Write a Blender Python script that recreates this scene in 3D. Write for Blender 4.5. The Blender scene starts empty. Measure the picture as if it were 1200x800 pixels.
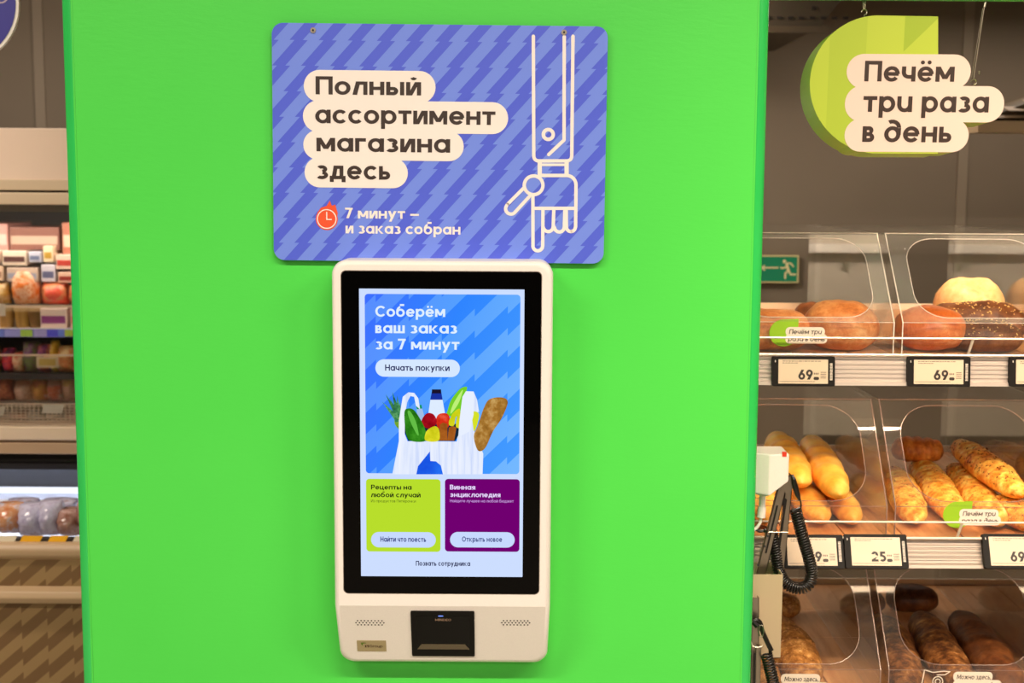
import bpy, bmesh, math, random
from mathutils import Vector, Matrix, noise
from mathutils.geometry import tessellate_polygon
random.seed(7)
PI = math.pi
C = bpy.context.scene.collection
scene = bpy.context.scene

# ------------------------------------------------------------------ camera
F_PX = 1566.0
PITCH = math.atan(F_PX / 13467.0)
ROLL = math.atan(80.0 / 13467.0)
CAM = Vector((0.0, -2.19, 1.6))
FW = Vector((0, math.cos(PITCH), -math.sin(PITCH)))
_r0 = Vector((1, 0, 0)); _u0 = Vector((0, math.sin(PITCH), math.cos(PITCH)))
RT = _r0 * math.cos(ROLL) + _u0 * math.sin(ROLL)
UP = _u0 * math.cos(ROLL) - _r0 * math.sin(ROLL)
cam_data = bpy.data.cameras.new('camera')
cam = bpy.data.objects.new('camera', cam_data); C.objects.link(cam)
cam.matrix_world = Matrix(((RT.x, UP.x, -FW.x, CAM.x), (RT.y, UP.y, -FW.y, CAM.y), (RT.z, UP.z, -FW.z, CAM.z), (0, 0, 0, 1)))
cam_data.sensor_width = 36.0
cam_data.lens = F_PX / 1200.0 * 36.0
cam_data.clip_start = 0.05
cam_data.dof.use_dof = True
cam_data.dof.focus_distance = 2.13
cam_data.dof.aperture_fstop = 6.3
scene.camera = cam

# ------------------------------------------------------------------ world, lights, exposure
world = bpy.data.worlds.new('world'); scene.world = world; world.use_nodes = True
world.node_tree.nodes['Background'].inputs[0].default_value = (1.0, 0.86, 0.7, 1)
world.node_tree.nodes['Background'].inputs[1].default_value = 0.10
scene.view_settings.view_transform = 'Standard'
scene.view_settings.look = 'None'
scene.view_settings.exposure = 0.0
scene.view_settings.gamma = 1.0
scene.view_settings.use_curve_mapping = False
scene.cycles.transparent_max_bounces = 48
scene.cycles.max_bounces = 8

def area(name, loc, target, sx, sy, power, col, spread=180):
    l = bpy.data.lights.new(name, 'AREA'); l.shape = 'RECTANGLE'; l.size = sx; l.size_y = sy
    l.energy = power; l.color = col; l.spread = math.radians(spread)
    o = bpy.data.objects.new(name, l); C.objects.link(o); o.location = loc
    d = Vector(target) - Vector(loc)
    o.rotation_euler = d.to_track_quat('-Z', 'Y').to_euler()
    return o
WARM = (1.0, 0.86, 0.72); WARMER = (1.0, 0.74, 0.48); COOL = (0.85, 0.92, 1.0)
LAMPS = [(-1.5, -1.95, 2.95), (0.35, -1.95, 2.95), (2.1, -1.95, 2.95), (-0.6, -4.6, 2.95), (1.4, -4.6, 2.95)]
for i, p in enumerate(LAMPS):
    area('ceiling_lamp_light', p, (p[0], p[1], 0), 1.3, 0.09, 58, WARM, 168)
area('aisle_lamp_light', (-2.3, 0.35, 2.75), (-2.3, 0.9, 0), 1.2, 0.16, 40, WARM)
area('rear_lamp_light', (1.5, 2.25, 2.2), (1.5, 2.35, 0), 1.6, 0.10, 8, WARM)  # both rear lights are added without fixtures to grade the back wall
area('rear_lamp_light', (-2.2, 2.25, 2.2), (-2.2, 2.35, 0), 1.6, 0.10, 2.2, WARM)
area('bakery_top_light', (0.95, 0.12, 2.55), (0.95, 0.55, 1.3), 0.6, 0.08, 15.0, WARMER, 90)  # added light without a fixture, brightens the top tier loaves
for _z, _e in ((1.262, 7.0), (0.915, 0.5)):
    area('shelf_fill_light', (0.96, 0.30, _z), (0.96, 0.42, _z - 0.4), 1.25, 0.012, _e, WARMER, 140)  # added under the tray fronts to brighten the bread
area('bakery_spot_light', (0.95, -1.35, 2.8), (0.85, 0.40, 1.0), 0.10, 0.10, 2.0, WARMER, 50)
area('bakery_spot_light', (1.5, -1.35, 2.8), (1.10, 0.40, 1.0), 0.10, 0.10, 2.0, WARMER, 50)

# ------------------------------------------------------------------ projection helpers: a photo pixel and a real plane give a real point
def ray(px, py):
    return FW + RT * ((px - 600) / F_PX) - UP * ((py - 400) / F_PX)
def W(px, py, Y):
    r = ray(px, py); t = (Y - CAM.y) / r.y
    return CAM + r * t
def Wz(px, py, z0, slope=0.0, y0=0.0):      # plane z = z0 + slope*(y-y0)
    r = ray(px, py)
    t = (z0 + slope * (CAM.y - y0) - CAM.z) / (r.z - slope * r.y)
    return CAM + r * t

def lin(c):
    def f(v):
        v /= 255.0
        return v / 12.92 if v <= 0.04045 else ((v + 0.055) / 1.055) ** 2.4
    return (f(c[0]), f(c[1]), f(c[2]), 1.0)

# ------------------------------------------------------------------ materials
class N:
    def __init__(s, name):
        s.m = bpy.data.materials.new(name); s.m.use_nodes = True
        s.t = s.m.node_tree; s.t.nodes.clear()
        s.out = s.t.nodes.new('ShaderNodeOutputMaterial')
    def n(s, typ, **k):
        x = s.t.nodes.new(typ)
        for a, b in k.items(): setattr(x, a, b)
        return x
    def l(s, a, b): s.t.links.new(a, b)
    def val(s, sock, v):
        if hasattr(v, 'is_linked') or isinstance(v, bpy.types.NodeSocket): s.l(v, sock)
        else: sock.default_value = v
    def math(s, op, a, b=0.0, c=None):
        x = s.n('ShaderNodeMath', operation=op)
        s.val(x.inputs[0], a); s.val(x.inputs[1], b)
        if c is not None: s.val(x.inputs[2], c)
        return x.outputs[0]
    def mix(s, fac, a, b):
        x = s.n('ShaderNodeMix', data_type='RGBA')
        s.val(x.inputs[0], fac); s.val(x.inputs[6], a); s.val(x.inputs[7], b)
        return x.outputs[2]
    def noise(s, scale, detail=3, rough=0.5, co=None, stretch=None):
        x = s.n('ShaderNodeTexNoise'); x.inputs['Scale'].default_value = scale
        x.inputs['Detail'].default_value = detail; x.inputs['Roughness'].default_value = rough
        if co is None: co = s.n('ShaderNodeTexCoord').outputs['Object']
        if stretch:
            mp = s.n('ShaderNodeMapping'); mp.inputs['Scale'].default_value = stretch
            s.l(co, mp.inputs[0]); co = mp.outputs[0]
        s.l(co, x.inputs['Vector']); return x.outputs[0]
    def ramp(s, fac, stops):
        x = s.n('ShaderNodeValToRGB'); s.l(fac, x.inputs[0]); e = x.color_ramp.elements
        while len(e) < len(stops): e.new(0.5)
        for i, (p, c) in enumerate(stops): e[i].position = p; e[i].color = c
        return x.outputs[0]
    def pbr(s, col, rough=0.5, metal=0.0, bump=None, bstr=0.2, bdist=0.002, spec=0.5, coat=0.0, sss=0.0):
        p = s.n('ShaderNodeBsdfPrincipled'); s.val(p.inputs['Base Color'], col)
        s.val(p.inputs['Roughness'], rough); p.inputs['Metallic'].default_value = metal
        p.inputs['Specular IOR Level'].default_value = spec; p.inputs['Coat Weight'].default_value = coat
        if sss:
            p.inputs['Subsurface Weight'].default_value = sss; p.inputs['Subsurface Radius'].default_value = (0.01, 0.005, 0.002)
        if bump is not None:
            b = s.n('ShaderNodeBump'); b.inputs['Strength'].default_value = bstr; b.inputs['Distance'].default_value = bdist
            s.l(bump, b.inputs['Height']); s.l(b.outputs[0], p.inputs['Normal'])
        s.l(p.outputs[0], s.out.inputs[0]); return s.m
    def emit(s, col, st=1.0):
        p = s.n('ShaderNodeEmission'); s.val(p.inputs[0], col); p.inputs[1].default_value = st
        s.l(p.outputs[0], s.out.inputs[0]); return s.m
_mc = {}
def plain(col, rough=0.5, metal=0.0, spec=0.5, coat=0.0):
    k = (col, rough, metal, spec, coat)
    if k not in _mc:
        n = N('paint_%d_%d_%d' % col)
        nz = n.noise(40, 2)
        c = n.mix(n.math('MULTIPLY', nz, 0.10), lin(col), tuple(x * 0.8 for x in lin(col)[:3]) + (1,))
        _mc[k] = n.pbr(c, rough, metal, spec=spec, coat=coat); _mc[k]['rgb'] = col
    return _mc[k]
def glow(col, st=1.0):
    k = ('e', col, st)
    if k not in _mc:
        _mc[k] = N('lit_%d_%d_%d' % col).emit(lin(col), st)
    return _mc[k]

def zigzag(n, u, v, P, H, slope, jump, x0, y0, duty, soft=None):
    """1 on the light bolts, 0 on the dark ones"""
    row = n.math('FLOOR', n.math('DIVIDE', n.math('SUBTRACT', v, y0), H))
    a = n.math('ADD', u, n.math('MULTIPLY', v, slope))
    a = n.math('SUBTRACT', n.math('SUBTRACT', a, n.math('MULTIPLY', row, jump)), x0)
    fr = n.math('FRACT', n.math('ADD', n.math('DIVIDE', a, P), 100.0))
    return n.math('LESS_THAN', fr, duty)

def m_sign():
    n = N('sign_bolt_print'); uv = n.n('ShaderNodeUVMap').outputs[0]
    sp = n.n('ShaderNodeSeparateXYZ'); n.l(uv, sp.inputs[0]); u, v = sp.outputs[0], sp.outputs[1]
    z = zigzag(n, u, v, 33.8, 29.4, 0.9, 5.8, 1.7, 50.9, 0.54)
    return n.pbr(n.mix(z, lin((86, 104, 226)), lin((118, 146, 242))), 0.32, spec=0.4)
def m_screen_pattern():
    n = N('screen_bolt_image'); uv = n.n('ShaderNodeUVMap').outputs[0]
    sp = n.n('ShaderNodeSeparateXYZ'); n.l(uv, sp.inputs[0]); u, v = sp.outputs[0], sp.outputs[1]
    z = zigzag(n, v, u, 50.8, 38.3, 0.98, 9.0, 24.0, 444.2 - 3.0, 0.5)
    g = n.math('DIVIDE', n.math('ADD', n.math('SUBTRACT', u, 428.0), n.math('MULTIPLY', n.math('SUBTRACT', v, 343.0), 0.35)), 260.0)
    base = n.ramp(g, [(0, lin((62, 110, 255))), (0.45, lin((48, 133, 255))), (1.0, lin((70, 158, 255)))])
    lt = n.ramp(g, [(0, lin((88, 140, 255))), (0.45, lin((85, 160, 255))), (1.0, lin((118, 186, 255)))])
    return n.emit(n.mix(z, base, lt), 1.0)
def m_plinth():
    n = N('plinth_bolt_print'); uv = n.n('ShaderNodeUVMap').outputs[0]
    sp = n.n('ShaderNodeSeparateXYZ'); n.l(uv, sp.inputs[0]); u, v = sp.outputs[0], sp.outputs[1]
    z = zigzag(n, v, u, 32.0, 30.2, 0.86, 9.0, 4.0, 25.0, 0.5)
    return n.pbr(n.mix(z, lin((120, 90, 56)), lin((156, 126, 84))), 0.5)
def m_green():
    n = N('green_wall_vinyl')
    a = n.noise(90, 5, 0.6, stretch=(0.5, 1, 1.6)); b = n.noise(3, 2)
    col = n.mix(b, lin((76, 217, 76)), lin((86, 224, 84)))
    return n.pbr(col, 0.42, bump=a, bstr=0.12, bdist=0.002, spec=0.35)
def m_acrylic(name='clear_acrylic', haze=0.035, tint=(0.97, 0.965, 0.955, 1)):
    n = N(name)
    t = n.n('ShaderNodeBsdfTransparent'); t.inputs[0].default_value = tint
    g = n.n('ShaderNodeBsdfGlossy'); g.inputs['Roughness'].default_value = 0.04
    lw = n.n('ShaderNodeLayerWeight'); lw.inputs[0].default_value = 0.5
    fz_ = n.math('ADD', n.math('MULTIPLY', n.math('POWER', lw.outputs['Facing'], 4.0), 0.9), 0.035)
    m1 = n.n('ShaderNodeMixShader'); n.l(fz_, m1.inputs[0]); n.l(t.outputs[0], m1.inputs[1]); n.l(g.outputs[0], m1.inputs[2])
    d = n.n('ShaderNodeBsdfDiffuse'); d.inputs[0].default_value = (0.9, 0.88, 0.85, 1)
    m2 = n.n('ShaderNodeMixShader'); n.val(m2.inputs[0], n.math('MULTIPLY', n.noise(9, 4, 0.6), haze * 2)); n.l(m1.outputs[0], m2.inputs[1]); n.l(d.outputs[0], m2.inputs[2])  # milky diffuse share paints reflected light onto the sheet
    n.l(m2.outputs[0], n.out.inputs[0]); return n.m
def m_crust(name, stops, scale=14, bump=0.5, rough=0.5, spec=0.4, fine=70, mixf=0.35, stretch=None):
    n = N(name)
    a = n.noise(scale, 5, 0.62, stretch=stretch); b = n.noise(fine, 4, 0.7)
    f = n.math('ADD', n.math('MULTIPLY', a, 1 - mixf), n.math('MULTIPLY', b, mixf))
    f = n.math('ADD', n.math('MULTIPLY', n.math('SUBTRACT', f, 0.5), 3.0), 0.5)
    k = len(stops)
    col = n.ramp(f, [(i / (k - 1), lin(c)) for i, c in enumerate(stops)])
    return n.pbr(col, rough, bump=n.math('ADD', n.math('MULTIPLY', b, 0.5), a), bstr=bump, bdist=0.004, spec=spec, sss=0.0)

M = {}
M['sign'] = m_sign(); M['screenpat'] = m_screen_pattern(); M['plinth'] = m_plinth(); M['green'] = m_green()
_n = N('green_corner_plastic'); M['corner'] = _n.pbr(_n.mix(_n.noise(8, 2), lin((40, 196, 84)), lin((58, 205, 98))), 0.22, spec=0.7)
M['acrylic'] = m_acrylic(haze=0.014); _n = N('misted_door_glass'); _r = _n.n('ShaderNodeBsdfRefraction'); _r.inputs['IOR'].default_value = 1.25; _r.inputs['Roughness'].default_value = 0.17
_g = _n.n('ShaderNodeBsdfGlossy'); _g.inputs['Roughness'].default_value = 0.05; _mx = _n.n('ShaderNodeMixShader'); _mx.inputs[0].default_value = 0.04
_n.l(_r.outputs[0], _mx.inputs[1]); _n.l(_g.outputs[0], _mx.inputs[2]); _n.l(_mx.outputs[0], _n.out.inputs[0]); M['glass'] = _n.m
M['edge'] = plain((250, 240, 228), 0.2, spec=0.9); M['edge2'] = plain((150, 126, 120), 0.2, spec=0.9); M['hazy'] = m_acrylic('hazy_acrylic', 0.055)  # edge colours carry the light caught by acrylic edges, dimmer on lower tiers
_n = N('white_powder_coat'); M['white'] = _n.pbr(_n.mix(_n.noise(400, 2), lin((246, 240, 232)), lin((238, 232, 224))), 0.38, bump=_n.noise(600, 2), bstr=0.05, bdist=0.0005)
M['print_white'] = plain((248, 240, 232), 0.4)
M['print_dark'] = plain((56, 42, 36), 0.45)
_n = N('black_glass'); M['blackglass'] = _n.pbr((0.001, 0.001, 0.001, 1), 0.05, spec=0.12)
M['black'] = plain((18, 16, 14), 0.4)
_n = N('brushed_steel'); M['steel'] = _n.pbr(lin((176, 166, 150)), 0.32, 1.0, bump=_n.noise(60, 3, stretch=(1, 1, 20)), bstr=0.1, bdist=0.0005)
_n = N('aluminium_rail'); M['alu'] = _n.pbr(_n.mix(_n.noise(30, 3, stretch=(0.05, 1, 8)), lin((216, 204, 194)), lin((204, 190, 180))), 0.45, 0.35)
_n = N('aluminium_rail_dimmed'); M['alu2'] = _n.pbr(lin((176, 162, 150)), 0.45, 0.35)  # same aluminium, darkened in colour to offset strong light on the lower rails
M['wire'] = plain((236, 222, 204), 0.3, 0.3)
_n = N('tray_board'); M['tray'] = _n.pbr(_n.ramp(_n.noise(9, 4, 0.6, stretch=(6, 0.6, 1)), [(0.3, lin((190, 126, 74))), (0.7, lin((224, 168, 112)))]), 0.35, spec=0.5)
_n = N('grey_wall_panel'); M['wall'] = _n.pbr(_n.mix(_n.noise(2.5, 3), lin((128, 114, 97)), lin((118, 104, 88))), 0.7)
_n = N('dark_ceiling'); M['ceil'] = _n.pbr(_n.mix(_n.noise(5, 3), lin((78, 66, 54)), lin((64, 54, 44))), 0.8)
_n = N('floor_tile'); M['floor'] = _n.pbr(_n.mix(_n.noise(3, 4), lin((170, 160, 148)), lin((150, 140, 128))), 0.3)
M['lime'] = plain((168, 204, 44), 0.4); 
_n = N('lime_folded_print'); _sp = _n.n('ShaderNodeSeparateXYZ'); _n.l(_n.n('ShaderNodeUVMap').outputs[0], _sp.inputs[0]); _u, _v = _sp.outputs[0], _sp.outputs[1]
_t = _n.math('MULTIPLY', _n.math('GREATER_THAN', _u, 1056.5), _n.math('LESS_THAN', _n.math('ADD', _u, _v), 1118.0))
_b = _n.math('MULTIPLY', _n.math('GREATER_THAN', _u, 970.0), _n.math('LESS_THAN', _u, 1013.0))
_k = _n.math('ADD', _n.math('MULTIPLY', _t, 0.9), _n.math('MULTIPLY', _b, 0.4))
M['limeface'] = _n.pbr(_n.mix(_k, lin((176, 198, 64)), lin((150, 178, 50))), 0.4)

# crusts
M['crust_round'] = m_crust('crust_round', [(150, 76, 34), (204, 120, 60), (232, 162, 100), (244, 204, 152)], 10, 0.6)
M['crust_red'] = m_crust('crust_red', [(140, 60, 20), (198, 98, 40), (216, 128, 68), (242, 186, 134)], 12, 0.45, 0.35)
M['crust_dark'] = m_crust('crust_dark', [(62, 30, 12), (92, 48, 20), (124, 72, 34), (150, 96, 50)], 14, 0.7)
M['crust_wheat'] = m_crust('crust_wheat', [(196, 138, 82), (220, 168, 112), (230, 188, 138), (236, 202, 160)], 9, 0.35)
M['crust_baton'] = m_crust('crust_baton', [(204, 116, 30), (240, 164, 56), (252, 196, 90), (255, 224, 136)], 8, 0.2, 0.4, mixf=0.2)
M['crust_brown'] = m_crust('crust_brown', [(120, 56, 16), (172, 92, 30), (208, 128, 50), (232, 168, 84)], 9, 0.35)
M['crust_garlic'] = m_crust('crust_garlic', [(150, 64, 10), (232, 140, 36), (253, 206, 96), (255, 240, 170)], 18, 0.6, 0.42, mixf=0.45)
M['crust_onion'] = m_crust('crust_onion', [(96, 30, 6), (224, 130, 36), (252, 202, 92), (255, 236, 156)], 24, 0.7, 0.42, mixf=0.5)
M['crust_rye'] = m_crust('crust_rye', [(44, 20, 8), (90, 48, 18), (150, 96, 46), (222, 172, 110)], 16, 0.8, 0.55, mixf=0.55)
M['crust_grain'] = m_crust('crust_grain', [(96, 54, 20), (142, 88, 36), (190, 132, 66), (226, 178, 112)], 22, 0.9, 0.55, mixf=0.6)
M['seed'] = plain((236, 196, 120), 0.5); M['flake'] = plain((206, 150, 92), 0.5); M['herb'] = plain((118, 124, 40), 0.6); M['burnt'] = plain((110, 44, 14), 0.5)

# ------------------------------------------------------------------ mesh builder
class MB:
    def __init__(s): s.v = []; s.f = []; s.uv = {}; s.smooth = False
    def add(s, vs, fs):
        b = len(s.v); s.v += [tuple(v) for v in vs]
        s.f += [tuple(b + i for i in f) for f in fs]; return b
    def box(s, a, b):
        x0, y0, z0 = (min(a[i], b[i]) for i in range(3)); x1, y1, z1 = (max(a[i], b[i]) for i in range(3))
        s.add([(x0,y0,z0),(x1,y0,z0),(x1,y1,z0),(x0,y1,z0),(x0,y0,z1),(x1,y0,z1),(x1,y1,z1),(x0,y1,z1)],
              [(0,3,2,1),(4,5,6,7),(0,1,5,4),(1,2,6,5),(2,3,7,6),(3,0,4,7)]); return s
    def prism(s, pts, vec, caps=True):
        n = len(pts); vec = Vector(vec); p = [Vector(q) for q in pts]
        fs = [(i, (i+1) % n, n + (i+1) % n, n + i) for i in range(n)]
        if caps: fs += [tuple(range(n))[::-1], tuple(range(n, 2*n))]
        s.add(p + [q + vec for q in p], fs); return s
    def tube(s, pts, r, n=8, closed=False, caps=True):
        pts = [Vector(p) for p in pts]; m = len(pts); rs = r if isinstance(r, (list, tuple)) else [r] * m
        tan = []
        for i in range(m):
            a = pts[(i-1) % m] if (i > 0 or closed) else pts[i]; b = pts[(i+1) % m] if (i < m-1 or closed) else pts[i]
            tan.append((b - a).normalized())
        ref = Vector((0, 0, 1)) if abs(tan[0].z) < 0.9 else Vector((1, 0, 0))
        nx = tan[0].cross(ref).normalized(); vs = []
        for i in range(m):
            nx = (nx - tan[i] * nx.dot(tan[i])).normalized(); ny = tan[i].cross(nx)
            for k in range(n):
                a = 2*PI*k/n; vs.append(pts[i] + (nx*math.cos(a) + ny*math.sin(a)) * rs[i])
        fs = []
        for i in range(m if closed else m-1):
            j = (i+1) % m
            for k in range(n): fs.append((i*n+k, i*n+(k+1) % n, j*n+(k+1) % n, j*n+k))
        if caps and not closed: fs += [tuple(range(n))[::-1], tuple(range((m-1)*n, m*n))]
        s.add(vs, fs); return s
    def build(s, name, mat, parent=None, origin=None, smooth=False, bevel=0.0, seg=2):
        me = bpy.data.meshes.new(name)
        root = parent
        while root is not None and root.parent is not None: root = root.parent
        if root is not None: org = Vector(root.location)
        elif origin is not None: org = Vector(origin)
        else:
            xs = [v[0] for v in s.v]; ys = [v[1] for v in s.v]; zs = [v[2] for v in s.v]
            org = Vector(((min(xs)+max(xs))/2, (min(ys)+max(ys))/2, min(zs)))
        me.from_pydata([tuple(Vector(v) - org) for v in s.v], [], s.f)
        if s.uv:
            l = me.uv_layers.new(name='UVMap')
            for lp in me.loops: l.data[lp.index].uv = s.uv.get(lp.vertex_index, (0, 0))
        if not getattr(s, 'flat', False):
            bm = bmesh.new(); bm.from_mesh(me)
            bmesh.ops.recalc_face_normals(bm, faces=bm.faces); bm.to_mesh(me); bm.free()
        if smooth:
            for p in me.polygons: p.use_smooth = True
        me.materials.append(mat)
        o = bpy.data.objects.new(name, me); C.objects.link(o)
        if parent is not None: o.parent = parent
        else: o.location = org
        if bevel:
            b = o.modifiers.new('bevel', 'BEVEL'); b.width = bevel; b.segments = seg; b.limit_method = 'ANGLE'; b.angle_limit = math.radians(40)
            for p in me.polygons: p.use_smooth = True
            w = o.modifiers.new('wn', 'WEIGHTED_NORMAL'); w.keep_sharp = True
        return o
def tag(o, label=None, cat=None, group=None, kind=None):
    if label: o['label'] = label
    if cat: o['category'] = cat
    if group: o['group'] = group
    if kind: o['kind'] = kind
    return o
def empty(name, loc, label=None, cat=None, group=None, kind=None):
    o = bpy.data.objects.new(name, None); C.objects.link(o); o.location = loc; o.empty_display_size = 0.05
    return tag(o, label, cat, group, kind)
def box(name, a, b, mat, parent=None, bevel=0.0, **k):
    return MB().box(a, b).build(name, mat, parent, bevel=bevel, **k)
def copy_tree(o, parent=None):
    c = o.copy(); C.objects.link(c)
    if parent is not None: c.parent = parent
    for ch in list(o.children): copy_tree(ch, c)
    return c

# ------------------------------------------------------------------ flat drawing on a real plane
class Canvas:
    """a plane through the world point seen at (cx, cy); tilt leans it about X, rot turns it in itself; units are photo pixels at that spot"""
    def __init__(s, cx, cy, Y, tilt=0.0, rot=0.0, yaw=0.0, pt=None):
        s.o = pt if pt is not None else W(cx, cy, Y); s.cx, s.cy = cx, cy
        s.s = (s.o - CAM).dot(FW) / F_PX
        ex = Vector((1, 0, 0)); ez = Vector((0, math.sin(tilt), math.cos(tilt)))
        if yaw:
            R = Matrix.Rotation(yaw, 3, 'Z'); ex = R @ ex; ez = R @ ez
        s.n = ex.cross(ez).normalized(); 
        if s.n.y > 0: s.n = -s.n
        s.ex = ex * math.cos(rot) - ez * math.sin(rot); s.ez = ez * math.cos(rot) + ex * math.sin(rot)
    def q(s, px, py):
        r = ray(px, py); t = (s.o - CAM).dot(s.n) / r.dot(s.n); d = CAM + r * t - s.o
        return (s.cx + d.dot(s.ex) / s.s, s.cy - d.dot(s.ez) / s.s)
    def P(s, x, y, lay=0.0):
        return s.o + s.ex * ((x - s.cx) * s.s) - s.ez * ((y - s.cy) * s.s) + s.n * (lay * 0.00025)
_jr = random.Random(5)
class Art:
    def __init__(s, cv, lay): s.cv = cv; s.lay = lay; s.mb = MB(); s.mb.flat = True
    def poly(s, pts):
        base = len(s.mb.v); s.k = _jr.uniform(0, 4.5)
        tris = tessellate_polygon([[Vector((p[0], -p[1], 0)) for p in pts]])
        s.mb.v += [tuple(s.cv.P(p[0], p[1], s.lay + s.k*0.08)) for p in pts]
        for i, p in enumerate(pts): s.mb.uv[base + i] = (p[0], p[1])
        for t in tris:
            a, b, c = (Vector(pts[i]) for i in t)
            cr = (b.x-a.x)*(c.y-a.y) - (b.y-a.y)*(c.x-a.x)
            if abs(cr) < 1e-9: continue
            t = t if cr < 0 else t[::-1]
            s.mb.f.append(tuple(base + i for i in t))
        return s
    def stroke(s, pts, w, closed=False, cap='round', n=8):
        m = len(pts); h = w / 2
        rng = range(m if closed else m - 1)
        for i in rng:
            a = Vector(pts[i]); b = Vector(pts[(i+1) % m]); d = b - a
            if d.length < 1e-6: continue
            d.normalize(); nn = Vector((-d.y, d.x)) * h
            s.poly([a + nn, b + nn, b - nn, a - nn])
        js = range(m) if closed or cap == 'round' else range(1, m - 1)
        for i in js: s.disc(pts[i][0], pts[i][1], h, h, 10)
        return s
    def disc(s, cx, cy, rx, ry=None, n=24):
        ry = rx if ry is None else ry
        return s.poly([(cx + rx*math.cos(2*PI*k/n), cy + ry*math.sin(2*PI*k/n)) for k in range(n)])
    def rrect(s, x0, y0, x1, y1, r, n=8):
        return s.poly(rr(x0, y0, x1, y1, r, n))
    def smooth(s, pts, n=6): return s.poly(catmull(pts, True, n))
    def text(s, txt, x, y, h, width=None, w=0.2, it=0.0, gap=0.09):
        polys, adv = layout(txt, w, gap)
        sx = (width / adv) if width else h
        for p in polys:
            s.poly([(x + (a + it*b*h/sx) * sx, y - b * h) for a, b in p])
        return s
    def build(s, name, mat, parent): return s.mb.build(name, mat, parent)
def rr(x0, y0, x1, y1, r, n=8):
    r = min(r, abs(x1-x0)/2, abs(y1-y0)/2); pts = []
    for cx, cy, a0 in ((x1-r, y0+r, -90), (x1-r, y1-r, 0), (x0+r, y1-r, 90), (x0+r, y0+r, 180)):
        for k in range(n+1):
            a = math.radians(a0 + 90*k/n); pts.append((cx + r*math.cos(a), cy + r*math.sin(a)))
    return pts
def catmull(pts, closed=False, n=6):
    m = len(pts); out = []; P = [Vector(p) for p in pts]
    for i in range(m if closed else m-1):
        if closed: a, b, c, d = P[(i-1) % m], P[i], P[(i+1) % m], P[(i+2) % m]
        else: a, b, c, d = P[max(i-1, 0)], P[i], P[i+1], P[min(i+2, m-1)]
        for k in range(n):
            t = k/n
            out.append(0.5*((2*b) + (c-a)*t + (2*a-5*b+4*c-d)*t*t + (3*b-3*c+d-a)*t**3))
    if not closed: out.append(P[-1])
    return out

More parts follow.
